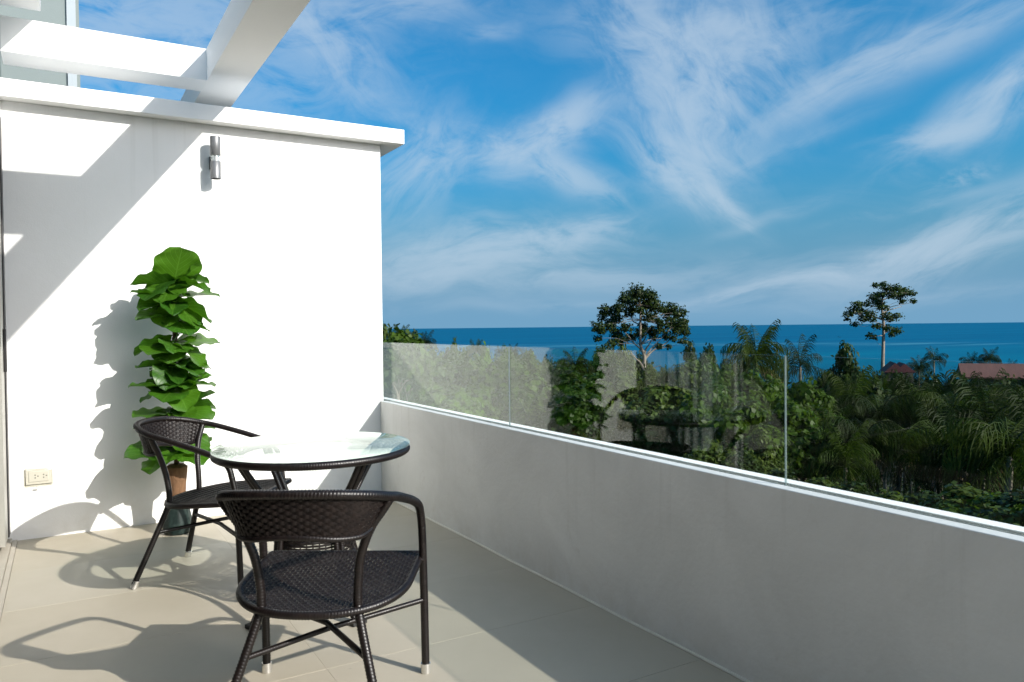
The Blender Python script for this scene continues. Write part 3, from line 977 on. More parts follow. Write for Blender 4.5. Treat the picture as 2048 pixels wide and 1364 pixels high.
for ang in (20, 110, 204, 286):
    a = R(ang)
    d_ = Vector((math.cos(a), math.sin(a), 0)); p_ = Vector((-math.sin(a), math.cos(a), 0))
    b_ = MB()
    for s in (1, -1):
        pts = [d_ * 0.362 + Vector((0, 0, 0.665)), d_ * 0.318 + Vector((0, 0, 0.60)), d_ * 0.245 + Vector((0, 0, 0.50)), d_ * 0.196 + Vector((0, 0, 0.42)), d_ * 0.186 + Vector((0, 0, 0.33)), d_ * 0.205 + Vector((0, 0, 0.22)), d_ * 0.262 + Vector((0, 0, 0.10)), d_ * 0.312 + Vector((0, 0, 0.012))]
        b_.tube(smooth_path([q + p_ * (0.0120 * s) for q in pts], 6), 0.0115, 10, wrap=0.0011, pitch=0.0095, step=0.0034)
    lg = b_.obj('leg', 'wicker', tbl)
    c_ = MB(); c_.box(-0.034, 0.034, -0.02, 0.02, 0.0, 0.018)
    o = c_.obj('foot_cap', 'rubber', lg, 0.003)
    o.location = d_ * 0.313; o.rotation_euler = (0, 0, a + math.pi / 2)
dm = MB()
NB = 120
for rj in range(16):
    z0 = 0.235 + rj * 0.0125
    rows = []
    for i in range(NB + 1):
        a = 2 * math.pi * i / NB
        q = 0.166 + 0.0026 * math.cos(math.pi * (i / 3.0 + rj))
        rows.append([(q * math.cos(a), q * math.sin(a), z0), ((q + 0.0012) * math.cos(a), (q + 0.0012) * math.sin(a), z0 + 0.005), (q * math.cos(a), q * math.sin(a), z0 + 0.0098)])
    dm.grid(rows)
for i in range(0, NB, 3):
    a = 2 * math.pi * i / NB
    d_ = Vector((math.cos(a), math.sin(a), 0)) * 0.166; p_ = Vector((-math.sin(a), math.cos(a), 0)) * 0.0032
    dm.grid([[d_ - p_ + Vector((0, 0, z)), d_ + p_ + Vector((0, 0, z))] for z in (0.232, 0.335, 0.438)])
dm.obj('woven_drum', 'wicker', tbl)
for z in (0.23, 0.44):
    b_ = MB(); b_.tube([(0.166 * math.cos(a), 0.166 * math.sin(a), z) for a in np.linspace(0, 2 * math.pi, 48, endpoint=False)], 0.010, 8, closed=True, wrap=0.001, pitch=0.010, step=0.0034)
    b_.obj('drum_ring', 'wicker', tbl)

# ------------------------------------------------------------------ potted plant
plant = thing('potted_plant', 'tall narrow potted plant with big round green leaves against the white wall', 'plant', (0.563, 4.905, 0))
b_ = MB()
prof = [(0.060, 0.0), (0.074, 0.004), (0.084, 0.03), (0.082, 0.07), (0.071, 0.12), (0.062, 0.165), (0.066, 0.20), (0.060, 0.205), (0.054, 0.19)]
b_.lathe(prof, 32)
for i, v in enumerate(b_.v):                      # soft vertical flutes
    a = math.atan2(v[1], v[0]); f = 1 + 0.035 * math.cos(9 * a + v[2] * 14)
    b_.v[i] = (v[0] * f, v[1] * f, v[2])
b_.obj('pot', 'pot_glaze', plant)
b_ = MB(); b_.lathe([(0.047, 0.186), (0.049, 0.24), (0.053, 0.30), (0.060, 0.36), (0.062, 0.395), (0.040, 0.41)], 20); b_.obj('coir_stem', 'coir', plant)
b_ = MB(); b_.tube(smooth_path([(0, 0, 0.40), (0.012, 0.0, 0.65), (-0.008, 0.006, 0.95), (0.010, 0.0, 1.25), (0.004, 0, 1.50), (0.02, 0, 1.60)], 8), [0.015] * 41, 8); b_.obj('stem', 'stem_brown', plant)


def leaf_mesh(seed, L=1.0, Wd=0.9, cup=0.18, droop=0.25):
    """round blade with a heart-shaped base, wavy margin, fold along the midrib; u along, v across"""
    rn = random.Random(seed)
    ph = [rn.uniform(0, 6.28) for _ in range(4)]
    nu, nv = 16, 4
    me = MB(); uvs = []
    for i in range(nu + 1):
        u_ = i / nu
        w = Wd * 0.5 * (max(0.0, math.sin(math.pi * (0.05 + 0.93 * u_) ** 0.92)) ** 0.50)
        if i == nu:
            w = 0.05
        for j in range(-nv, nv + 1):
            v_ = j / nv
            edge = 1 + 0.035 * math.sin(u_ * 17 + ph[0] + j) * (abs(v_) > 0.8)
            y = v_ * w * edge
            x = u_ * L - (0.10 * L * abs(v_) ** 1.5 * (1 - u_) ** 3)
            z = cup * abs(v_) * w * 1.1 - droop * u_ * u_ * L * 0.55 + 0.030 * math.sin(u_ * 7 + ph[1] + v_ * 2.0) * abs(v_) + 0.034 * math.sin(u_ * 19 + ph[2] + (1.5 if v_ > 0 else 0)) * abs(v_) ** 3
            me.v.append((x, y, z)); uvs.append((u_, v_))
    n = 2 * nv + 1
    for i in range(nu):
        for j in range(n - 1):
            me.face((i * n + j, i * n + j + 1, (i + 1) * n + j + 1, (i + 1) * n + j), 0, True)
    # petiole
    k = len(me.v)
    m2 = me.mesh('leaf', 'plant_leaf')
    ul = m2.uv_layers.new(name='UVMap')
    for lp_ in m2.loops:
        ul.data[lp_.index].uv = uvs[lp_.vertex_index]
    return m2


leaf_meshes = [leaf_mesh(1, 1, 1.05, 0.15, 0.20), leaf_mesh(2, 1, 1.0, 0.32, 0.34), leaf_mesh(3, 1, 1.15, 0.10, 0.28), leaf_mesh(4, 1, 0.85, 0.40, 0.12)]
pet = MB(); pet.tube([(0, 0, 0), (0.5, 0, 0.06), (1.0, 0, 0)], [0.07, 0.05, 0.045], 5); petiole_me = pet.mesh('petiole', 'stem_brown')
rnd = random.Random(11)


def add_leaf(z, az, length, tilt, reach=0.05, k=None, roll=0.0):
    """a leaf leaves the stem at height z, towards azimuth az (deg), tilted up by tilt (deg)"""
    a = R(az)
    base = Vector((math.cos(a) * reach, math.sin(a) * reach, z))
    me = leaf_meshes[rnd.randrange(4) if k is None else k]
    o = inst('leaf', me, plant, base, (0, 0, 0), (length, length * rnd.uniform(0.9, 1.1), length))
    o.rotation_euler = (Matrix.Rotation(a, 4, 'Z') @ Matrix.Rotation(R(-tilt), 4, 'Y') @ Matrix.Rotation(R(roll), 4, 'X')).to_euler()


# seen from the balcony the leaves stand in tiers around the stem; -60 deg faces the viewer
# az: 0 = to the right along the wall, 180 = left, 270 = out from the wall
TIERS = [
    (1.490, [(20, .20, 58, 0), (285, .25, 58, 2), (185, .22, 6, 3), (215, .25, -18, 2), (250, .22, -30, 0), (330, .21, -12, 1), (5, .19, -4, 0), (100, .18, 20, 1)]),
    (1.375, [(300, .20, 40, 1), (0, .27, 8, 0), (265, .20, -20, 3), (195, .22, 28, 0), (205, .22, -6, 1), (315, .20, -42, 2), (345, .22, -25, 1), (120, .2, 5, 0), (235, .19, -45, 2)]),
    (1.255, [(205, .21, 2, 1), (285, .19, -22, 2), (340, .18, -10, 0)]),
    (1.130, [(215, .22, -6, 2), (270, .22, -14, 0), (345, .24, 8, 2), (315, .22, -20, 1), (180, .22, -16, 1), (60, .2, 0, 0), (240, .20, -38, 2)]),
    (1.000, [(190, .23, 2, 3), (300, .19, -20, 0), (350, .20, -10, 2), (250, .20, -40, 1), (20, .19, 0, 1), (110, .19, -5, 0)]),
    (0.855, [(200, .24, 14, 0), (255, .22, -6, 2), (330, .23, 2, 0), (5, .21, 22, 3), (285, .22, -28, 1), (170, .20, -12, 2)]),
    (0.725, [(190, .22, 8, 2), (285, .20, -18, 1), (350, .24, 24, 3), (230, .20, -26, 0), (320, .22, -8, 2), (15, .22, 10, 1)]),
    (0.585, [(180, .23, 16, 3), (250, .22, -6, 0), (350, .22, 12, 1), (310, .20, -26, 2), (210, .20, -22, 1), (20, .2, -14, 0)]),
    (0.505, [(185, .26, 4, 0), (215, .24, -16, 2), (255, .22, -14, 1), (300, .22, -16, 0), (345, .24, -12, 2), (30, .2, 0, 1), (150, .2, -8, 3)]),
]
for z, lv in TIERS:
    for az, ln_, tilt, k in lv:
        add_leaf(z + rnd.uniform(-0.02, 0.02), az + rnd.uniform(-9, 9), ln_ * 0.95 * rnd.uniform(0.92, 1.08), tilt + rnd.uniform(-6, 6), 0.02, k, rnd.uniform(-16, 16))

for i in range(18):                                # smaller leaves filling the column
    add_leaf(rnd.uniform(0.56, 1.44), rnd.choice((rnd.uniform(200, 340), rnd.uniform(180, 360))), rnd.uniform(0.10, 0.15), rnd.uniform(-34, 24), 0.015, None, rnd.uniform(-28, 28))


# ------------------------------------------------------------------ vegetation
def pos_at(px, d):
    r_ = ray(px, 650.0)
    h = Vector((r_.x, r_.y)).normalized()
    return h.x * d, h.y * d


def z_on(px, py, d):
    """height of the point seen at py, at horizontal distance d"""
    r_ = ray(px, py)
    return EYE.z + r_.z / math.hypot(r_.x, r_.y) * d


def quads_mesh(name, C, N, size, mat, rng, elong=1.5):
    """numpy cloud of leaf faces: centres C, normals N; each a pointed, slightly folded leaf of four corners"""
    n = len(C)
    N = N / np.maximum(1e-6, np.linalg.norm(N, axis=1))[:, None]
    ref = rng.normal(size=(n, 3))
    T1 = np.cross(N, ref); T1 /= np.maximum(1e-6, np.linalg.norm(T1, axis=1))[:, None]
    T2 = np.cross(N, T1)
    s = (size * rng.uniform(0.6, 1.35, n))[:, None]
    a = C + T1 * s * elong * 0.5
    b2 = C + T2 * s * 0.5 + N * s * 0.12
    c2 = C - T1 * s * elong * 0.5
    d2 = C - T2 * s * 0.5 + N * s * 0.12
    V = np.stack([a, b2, c2, d2], 1).reshape(-1, 3)
    me = bpy.data.meshes.new(name)
    me.vertices.add(4 * n); me.vertices.foreach_set('co', V.ravel())
    me.loops.add(4 * n); me.loops.foreach_set('vertex_index', np.arange(4 * n, dtype=np.int32))
    me.polygons.add(n)
    me.polygons.foreach_set('loop_start', np.arange(0, 4 * n, 4, dtype=np.int32))
    me.polygons.foreach_set('loop_total', np.full(n, 4, dtype=np.int32))
    me.materials.append(MATS[mat])
    me.update(calc_edges=True)
    return me


def clump_leaves(clumps, per, rng, shell=0.55, flat=0.8):
    """leaf centres and normals over clumps (x, y, z, r)"""
    Cs, Ns = [], []
    for (x, y, z, r_) in clumps:
        k = max(20, int(per * r_ * r_))
        d = rng.normal(size=(k, 3)); d /= np.linalg.norm(d, axis=1)[:, None]
        rad = r_ * (shell + (1 - shell) * rng.random(k) ** 0.6) * np.where(rng.random(k) < 0.16, rng.uniform(1.0, 1.35, k), 1.0)
        lump = 1 + 0.30 * np.sin(d[:, 0] * 5 + x) * np.cos(d[:, 1] * 4 + y) + 0.20 * np.sin(d[:, 2] * 7 + z)
        P = d * (rad * lump)[:, None] * np.array([1, 1, flat])
        Cs.append(P + np.array([x, y, z]))
        Ns.append(d + rng.normal(size=(k, 3)) * 0.55 + np.array([0, 0, 0.5]))
    return np.concatenate(Cs), np.concatenate(Ns)


def limb(mb, p0, p1, ra, rb_, rng, bend=0.12, sides=6):
    p0, p1 = Vector(p0), Vector(p1)
    L = (p1 - p0).length
    pts = [p0.lerp(p1, f) + Vector((rng.normal(), rng.normal(), rng.normal() * 0.5)) * (bend * L * math.sin(math.pi * f) * 0.35) for f in (0, 0.33, 0.66, 1)]
    pts[1].z += 0.03 * L; pts[2].z += 0.0
    sp_ = smooth_path(pts, 3)
    mb.tube(sp_, [ra + (rb_ - ra) * i / (len(sp_) - 1) for i in range(len(sp_))], sides)


def broadleaf(seed, H, crown, base, nclump, per, leaf, mat, trunk_r, bark='trunk_dark', squash=1.0):
    """returns (trunk mesh, crown mesh) of a rounded tree of height H"""
    rng = np.random.default_rng(seed)
    clumps = []
    cz = (H + base) / 2
    hz = (H - base) / 2
    for i in range(nclump):
        d = rng.normal(size=3); d /= np.linalg.norm(d)
        if d[2] < -0.55:
            d[2] *= -0.5
        q = rng.uniform(0.5, 0.92)
        r_ = crown * rng.uniform(0.18, 0.38)
        clumps.append((d[0] * crown * q * 0.8, d[1] * crown * q * 0.8, cz + d[2] * (hz - r_ * 0.75) * q * 1.05, r_))
    clumps.append((0, 0, H - crown * 0.28, crown * 0.32))
    C, N = clump_leaves(clumps, per, rng)
    cm = quads_mesh('crown', C, N, leaf, mat, rng)
    tb_ = MB()
    fork = Vector((rng.normal() * 0.1, rng.normal() * 0.1, base + (H - base) * 0.25))
    limb(tb_, (0, 0, -0.6), fork, trunk_r, trunk_r * 0.7, rng, 0.06, 8)
    for (x, y, z, r_) in clumps[:12]:
        limb(tb_, fork - Vector((0, 0, rng.random() * 0.6)), (x, y, z), trunk_r * 0.5, trunk_r * 0.12, rng)
    return tb_.mesh('trunk', bark), cm


def frond_mesh(seed, L, up_a, droop, wid, mat, twist=0.0):
    """one palm frond along +x: a curved rib with two combs of hanging leaflets"""
    rn = random.Random(seed)
    mb = MB()
    n = 22
    pts = []
    p = Vector((0, 0, 0)); a = up_a
    for i in range(n + 1):
        pts.append(p.copy())
        p = p + Vector((math.cos(a), 0, math.sin(a))) * (L / n)
        a -= droop / n * (0.5 + 1.1 * i / n)
    mb.tube(pts[::3], [0.034 * L / 3 * (1 - 0.85 * i / 8) for i in range(len(pts[::3]))], 4)
    for i in range(2, n + 1):
        f = i / n
        tan = (pts[i] - pts[i - 1]).normalized()
        nrm = Vector((-tan.z, 0, tan.x))
        ln_ = wid * 1.2 * (math.sin(math.pi * (0.14 + 0.80 * f)) ** 0.6) * rn.uniform(0.8, 1.15)
        for s in (1, -1):
            for h in (rn.uniform(0, 0.5),):
                b0 = pts[i] - tan * (L / n) * h
                dr_ = rn.uniform(0.25, 1.2) + 0.3 * f
                d = (Vector((0, s, 0)) * math.cos(dr_) + tan * 0.55 - nrm * math.sin(dr_) * 0.8 - Vector((0, 0, 0.25))).normalized()
                m_ = b0 + d * ln_ * 0.55
                tip = b0 + d * ln_ - Vector((0, 0, ln_ * rn.uniform(0.2, 0.55)))
                w_ = tan * (rn.uniform(0.020, 0.036) * L / 3)
                k = len(mb.v)
                mb.v += [tuple(b0 - w_ * 0.6), tuple(b0 + w_ * 0.6), tuple(m_ + w_), tuple(m_ - w_), tuple(tip)]
                mb.face((k, k + 1, k + 2, k + 3)); mb.face((k + 3, k + 2, k + 4))
    return mb.mesh('frond', mat)


FR = {}
for mat in ('leaf_palm', 'leaf_palm_dark'):
    FR[mat] = [frond_mesh(1, 2.7, R(84), R(48), 0.66, mat), frond_mesh(2, 2.8, R(72), R(140), 0.80, mat), frond_mesh(3, 2.9, R(46), R(150), 0.82, mat),
               frond_mesh(4, 2.8, R(18), R(120), 0.80, mat), frond_mesh(5, 2.6, R(-14), R(80), 0.72, mat)]
FR['dry'] = frond_mesh(6, 2.7, R(-22), R(70), 0.5, 'leaf_palm_dry')
FR['yellow'] = frond_mesh(7, 2.8, R(-8), R(70), 0.5, 'leaf_palm_yellow')


def trunk_palm_mesh(seed, H, r_=0.13, lean=0.5):
    rn = random.Random(seed)
    a = rn.uniform(0, 6.28)
    mb = MB()
    pts = [Vector((math.cos(a) * lean * ((1 - z / H) ** 2 - 0), math.sin(a) * lean * ((1 - z / H) ** 2), z)) for z in np.linspace(-0.6, H, 12)]
    mb.tube(pts, [r_ * (1.35 - 0.55 * i / 11) for i in range(12)], 8)
    return mb.mesh('trunk', 'trunk_palm')


def palm_thing(label, px, d, py_top, size=1.0, mat='leaf_palm', nf=20, seed=0, dry=1, yellow=0, group=None, upright=True):
    """palm with every frond its own part; py_top is where its highest frond shows"""
    rn = random.Random(seed * 7 + 1)
    x, y = pos_at(px, d)
    gz = ground_z(x, y)
    zc = z_on(px, py_top, d) - (2.9 if upright else 2.2) * size
    H = max(1.2, zc - gz)
    t_ = thing('coconut_palm', label, 'palm tree', (x, y, gz), 0, group)
    inst('trunk', trunk_palm_mesh(seed, H, 0.13 * size), t_)
    for i in range(nf):
        q = i / nf
        k = min(4, int(q * 5.0))
        if not upright and k == 0:
            k = 1
        o = inst('frond', FR[mat][k], t_, (0, 0, H + 0.15 - 0.3 * q), (0, 0, 0))
        s = size * rn.uniform(0.88, 1.1)
        o.scale = (s, s, s)
        o.rotation_euler = (rn.uniform(-0.25, 0.25), 0, i * 2.39996 + rn.uniform(-0.25, 0.25))
    for i in range(dry):
        o = inst('frond', FR['dry'], t_, (0, 0, H - 0.2), (0, 0, rn.uniform(0, 6.28)), (size,) * 3); o['label'] = 'dry brown hanging frond'
    for i in range(yellow):
        o = inst('frond', FR['yellow'], t_, (0, 0, H - 0.15), (0, 0, rn.uniform(0, 6.28)), (size,) * 3); o['label'] = 'yellowing lower frond'
    return t_


def palm_crown_mesh(seed, mat, nf=24):
    """crown of a distant palm, joined"""
    rn = random.Random(seed)
    Vv, Ff, k = [], [], 0
    for i in range(nf):
        src = FR[mat][min(4, int(i / nf * 5))]
        rot = Matrix.Rotation(i * 2.39996 + rn.uniform(-0.3, 0.3), 4, 'Z') @ Matrix.Rotation(rn.uniform(-0.25, 0.25), 4, 'X') @ Matrix.Scale(rn.uniform(0.85, 1.1), 4)
        for v in src.vertices:
            Vv.append(tuple(rot @ v.co))
        for p in src.polygons:
            Ff.append(tuple(k + j for j in p.vertices))
        k += len(src.vertices)
    me = bpy.data.meshes.new('crown'); me.from_pydata(Vv, [], Ff); me.materials.append(MATS[mat]); me.update()
    return me


CROWNS = [palm_crown_mesh(21, 'leaf_palm'), palm_crown_mesh(22, 'leaf_palm_dark'), palm_crown_mesh(23, 'leaf_palm'), palm_crown_mesh(24, 'leaf_palm_dark', 15)]
TRUNKS = [trunk_palm_mesh(31 + i, 8.0, 0.13, 0.8) for i in range(3)]


def far_palm(label, px, d, py_top, size=1.0, k=0, group=None):
    x, y = pos_at(px, d)
    gz = ground_z(x, y)
    zc = z_on(px, py_top, d) - 2.8 * size
    H = max(1.5, zc - gz)
    t_ = thing('coconut_palm', label, 'palm tree', (x, y, gz), k * 1.7 + px * 0.013, group)
    inst('trunk', TRUNKS[k % 3], t_, scl=(size, size, H / 8.0))
    inst('crown', CROWNS[k % 4], t_, (0, 0, H), (0, 0, px * 0.37), (size,) * 3)
    return t_


BROAD = {
    'bright': [broadleaf(41 + i, 8.0, 3.0, 1.6, 30, 330, 0.27, 'leaf_bright', 0.16) for i in range(3)],
    'dark': [broadleaf(51 + i, 9.0, 3.2, 2.2, 30, 330, 0.26, 'leaf_dark', 0.18) for i in range(3)],
    'olive': [broadleaf(61 + i, 8.5, 3.1, 2.0, 30, 320, 0.27, 'leaf_olive', 0.16, 'trunk_pale') for i in range(3)],
}
BROAD['fresh'] = [broadleaf(91 + i, 8.0, 3.0, 1.6, 30, 330, 0.27, 'leaf_fresh', 0.16) for i in range(3)]
BROAD['bare'] = [broadleaf(81 + i, 9.0, 2.5, 5.6, 26, 420, 0.26, 'leaf_bright', 0.13, 'trunk_pale') for i in range(2)] * 2
BROAD_H = {'fresh': 8.0, 'bare': 9.0, 'bright': 8.0, 'dark': 9.0, 'olive': 8.5}


def tree(kind, label, px, d, py_top, k=0, group=None, wide=None, cat='tree', name='broadleaf_tree'):
    x, y = pos_at(px, d)
    gz = ground_z(x, y)
    H = max(2.0, z_on(px, py_top, d) - gz)
    s = H / BROAD_H[kind]
    w = wide if wide else s
    t_ = thing(name, label, cat, (x, y, gz), px * 0.71 + d, group)
    tm, cm = BROAD[kind][k % 3]
    inst('trunk', tm, t_, scl=(w, w, s)); inst('crown', cm, t_, scl=(w, w, s))
    return t_


def hero_tree(name, label, px0, d, clumps_px, scale_px, trunk_px, limbs_px, depth, leaf, mat, bark, r_trunk, seed, per, flat=0.85, fat=1.0):
    """a tree whose boughs are listed as they stand against the sky (metres off the trunk foot are worked out from d)"""
    rng = np.random.default_rng(seed)
    x0, y0 = pos_at(px0, d)
    gz = ground_z(x0, y0)
    rx = Vector((rt.x, rt.y, 0)).normalized(); ry = Vector((x0, y0, 0)).normalized()
    root = thing(name, label, 'tree', (x0, y0, gz))

    def P(px, py, dep=0.0):
        return rx * ((px - px0) * d / F_PX / 1.0) + ry * dep + Vector((0, 0, z_on(px, py, d) - gz))
    clumps = []
    for (px, py, r_) in clumps_px:
        m_ = r_ * d / F_PX * fat
        q = P(px, py, rng.uniform(-1, 1) * depth)
        clumps.append((q.x, q.y, q.z, m_))
    C, N = clump_leaves(clumps, per, rng, 0.35, flat)
    inst('crown', quads_mesh('crown', C, N, leaf, mat, rng), root)
    tb_ = MB()
    tp = [P(*q) for q in trunk_px]
    tp = [Vector((tp[0].x, tp[0].y, -0.8))] + tp
    sp_ = smooth_path(tp, 4)
    tb_.tube(sp_, [r_trunk * (1.15 - 0.7 * i / (len(sp_) - 1)) for i in range(len(sp_))], 8)
    for (a, b2, ra) in limbs_px:
        limb(tb_, P(*a), P(b2[0], b2[1], rng.uniform(-0.7, 0.7) * depth), ra, ra * 0.35, rng, 0.16)
    for (x, y, z, r_) in clumps:
        near_ = min(tp[2:], key=lambda q: (q - Vector((x, y, z))).length)
        limb(tb_, near_, (x, y, z), r_trunk * 0.14, r_trunk * 0.05, rng, 0.2, 5)
    inst('trunk', tb_.mesh('trunk', bark), root)
    return root


def crop(lst, x0, y0, s):
    return [(x0 + a / s, y0 + b2 / s, r_ / s) for a, b2, r_ in lst]


S1 = 6.819
big = crop([(780, 170, 100), (860, 210, 90), (640, 230, 95), (580, 275, 60), (720, 290, 80), (960, 230, 85), (1000, 310, 95), (1040, 380, 80), (900, 330, 85), (830, 420, 60), (660, 430, 80), (720, 400, 50),
             (360, 410, 75), (310, 500, 60), (450, 440, 80), (540, 380, 75), (520, 520, 70), (410, 570, 70), (270, 640, 85), (330, 690, 60), (260, 790, 50), (430, 640, 70), (500, 730, 80), (630, 650, 70), (690, 790, 65), (560, 810, 80), (460, 850, 60),
             (1250, 380, 85), (1190, 430, 80), (1380, 440, 75), (1320, 480, 55), (1130, 400, 50), (930, 500, 75), (1010, 520, 65), (1080, 570, 50), (860, 640, 70), (820, 730, 75), (980, 700, 80), (1010, 780, 60), (1100, 660, 80),
             (1240, 580, 90), (1340, 600, 90), (1420, 570, 55), (1420, 700, 75), (1300, 690, 60), (1180, 770, 60), (1270, 800, 50), (1390, 830, 50), (1060, 900, 45), (1210, 920, 40)], 1160, 560, S1)
hero_tree('rain_tree', 'large spreading tree with a clumped dome crown and pale forking branches above the sea', 1287, 88, big, S1,
          [(1287, 760), (1288, 712), (1281, 690), (1281, 640), (1281, 610)],
          [((1288, 712), (1262, 678), .12), ((1288, 714), (1307, 672), .12), ((1288, 716), (1334, 665), .08), ((1290, 718), (1346, 672), .12), ((1262, 678), (1226, 645), .08), ((1334, 665), (1370, 640), .08), ((1281, 690), (1300, 655), .10),
           ((1281, 650), (1248, 625), .08), ((1281, 645), (1318, 610), .08), ((1288, 740), (1262, 704), .12), ((1290, 742), (1320, 730), .10)], 3.2, 0.19, 'leaf_dark', 'trunk_pale', 0.22, 71, 500, 0.85, 1.18)
S2 = 5.278
tall = crop([(560, 95, 45), (490, 115, 40), (600, 140, 55), (690, 150, 65), (770, 165, 60), (820, 195, 50), (720, 210, 60), (640, 210, 60), (560, 200, 55), (470, 220, 60), (500, 260, 55), (740, 275, 38), (845, 270, 36),
              (320, 310, 60), (410, 305, 45), (290, 370, 65), (350, 390, 55), (230, 415, 50), (215, 465, 30), (430, 410, 60), (370, 460, 60), (450, 470, 45), (290, 520, 42), (520, 300, 60), (560, 345, 55), (590, 430, 60), (690, 430, 50), (640, 465, 50),
              (500, 540, 50), (600, 560, 50), (680, 590, 60), (640, 630, 35), (440, 640, 45), (480, 670, 30)], 1660, 550, S2)
hero_tree('emergent_tree', 'tall slender tree with bare pale trunk and flat tiers of foliage', 1765, 125, tall, S2,
          [(1765, 752), (1766, 700), (1767, 650), (1764, 615), (1766, 585)],
          [((1766, 640), (1722, 628), .13), ((1767, 625), (1800, 612), .10), ((1766, 620), (1818, 605), .07), ((1766, 600), (1800, 588), .10), ((1766, 668), (1790, 662), .08), ((1766, 672), (1745, 672), .08)], 2.2, 0.21, 'leaf_dark', 'trunk_pale', 0.27, 72, 250, 0.60, 1.04)

# the palms and trees that stand out one by one
palm_thing('tall coconut palm with a dry brown frond rising over bright green trees', 1512, 52, 632, 1.05, 'leaf_palm', 36, 1, 3, 3)
palm_thing('ragged coconut palm with sparse arching fronds just right of the tall coconut palm', 1600, 56, 662, 0.85, 'leaf_palm_dark', 15, 2, 1, 0)
tree('dark', 'small dark tree in front of the house with the maroon roof', 1796, 90, 744, 2, wide=0.6)
far_palm('low palm half hiding the wall under the maroon roof', 1808, 88, 742, 0.75, 1)
far_palm('drooping palm in front of the left end of the long red roof', 1932, 84, 738, 0.9, 1)
tree('dark', 'rounded dark tree standing clear against the sea between the two tallest trunks', 1690, 84, 684, 0, wide=0.86)
far_palm('small palm with stiff upright fronds at the far left of the skyline beside the wall', 803, 105, 643, 0.85, 0)
far_palm('small palm leaning into the sea view, second palm from the white wall', 852, 95, 656, 0.75, 1)
tree('olive', 'round olive green treetop showing just past the edge of the white wall', 768, 85, 648, 0, wide=0.85)
tree('dark', 'dark treetop between the first two skyline palms beside the white wall', 828, 110, 662, 1, wide=0.8)
far_palm('small palm whose tuft just clears the glass rail, left of the first glass joint', 952, 100, 673, 0.7, 2)
far_palm('tiny dark palm tuft above the glass rail at the first glass joint', 1026, 115, 682, 0.62, 3)
tree('bright', 'small bright green treetop peeping over the glass rail left of the joint', 908, 90, 680, 1, wide=0.55)
far_palm('palm with dark drooping fronds left of the large spreading tree, touching the glass rail', 1150, 70, 687, 0.85, 1)
tree('dark', 'dark narrow tree under the left boughs of the large spreading tree', 1214, 80, 684, 2, wide=0.62)
tree('dark', 'small dark tree just right of the large spreading tree at the rail', 1378, 85, 680, 0, wide=0.6)
tree('dark', 'low dark crown between the spreading tree and the tall coconut palm', 1418, 92, 690, 1, wide=0.62)
far_palm('taller of the small palms beside the maroon roof', 1868, 120, 686, 0.85, 3)
far_palm('small leaning palm nearest the maroon roof', 1838, 118, 706, 0.8, 1)
far_palm('left palm of the row of three behind the red roof', 1942, 150, 697, 0.85, 3)
far_palm('middle palm of the row of three behind the red roof', 1980, 150, 690, 0.9, 1)
far_palm('right palm of the row of three behind the red roof', 2022, 150, 712, 0.8, 3)

# houses among the trees
x, y = pos_at(1986, 98)
hz_ = z_on(1986, 755, 98)
hs = thing('villa', 'house with a long low red roof at the right edge among the palms', 'house', (x, y, hz_), -R(56))
b_ = MB(); b_.box(-1.6, 8.0, 0.4, 5.6, -4.5, -0.05); b_.obj('wall', 'house_wall', hs)
b_ = MB()
b_.v = [(-3.0, 0, 0), (8.6, 0, 0), (8.6, 6, 0), (-3.0, 6, 0), (-3.0, 3, 1.38), (8.6, 3, 1.38), (-3.0, 0, -0.16), (8.6, 0, -0.16), (8.6, 6, -0.16), (-3.0, 6, -0.16)]
for q in ((0, 1, 5, 4), (1, 2, 5), (2, 3, 4, 5), (3, 0, 4), (0, 6, 7, 1), (1, 7, 8, 2), (2, 8, 9, 3), (3, 9, 6, 0), (6, 9, 8, 7)):
    b_.face(q)
b_.obj('roof', 'roof_red', hs)
for wx in (-0.4, 2.2, 4.8):
    b_ = MB(); b_.box(wx, wx + 1.3, 0.36, 0.40, -1.9, -0.7); b_.obj('window', 'window_dark', hs)
x, y = pos_at(1800, 112)
hz_ = z_on(1800, 745, 112)
hs = thing('villa', 'house with a small maroon double gabled roof behind the tall bare trunk', 'house', (x, y, hz_), -R(50))
b_ = MB(); b_.box(-1.6, 1.6, 0.3, 5.0, -4.5, -0.05); b_.obj('wall', 'house_wall', hs)
for ox, w_, h_ in ((-0.55, 1.35, 1.25), (0.6, 1.35, 1.15)):
    b_ = MB()
    oy = 0.0 if ox < 0 else 0.35
    b_.v = [(ox - w_, oy, 0), (ox + w_, oy, 0), (ox, oy, h_), (ox - w_, oy + 5.3, 0), (ox + w_, oy + 5.3, 0), (ox, oy + 5.3, h_)]
    for q in ((0, 1, 2), (3, 5, 4), (0, 2, 5, 3), (1, 4, 5, 2), (0, 3, 4, 1)):
        b_.face(q)
    b_.obj('roof', 'roof_maroon', hs)

ORD = ['first', 'second', 'third', 'fourth', 'fifth', 'sixth', 'seventh', 'eighth', 'ninth', 'tenth', 'eleventh', 'twelfth', 'thirteenth', 'fourteenth', 'fifteenth', 'sixteenth', 'seventeenth', 'eighteenth', 'nineteenth', 'twentieth']


def number_labels(made, pattern):
    """made: (px, key words, thing); the label counts like things along their row from the left"""
    cnt = {}
    for px, key, o in sorted(made, key=lambda q: q[0]):
        k = cnt.get(key, 0)
        cnt[key] = k + 1
        o['label'] = pattern.format(*key, ORD[k])


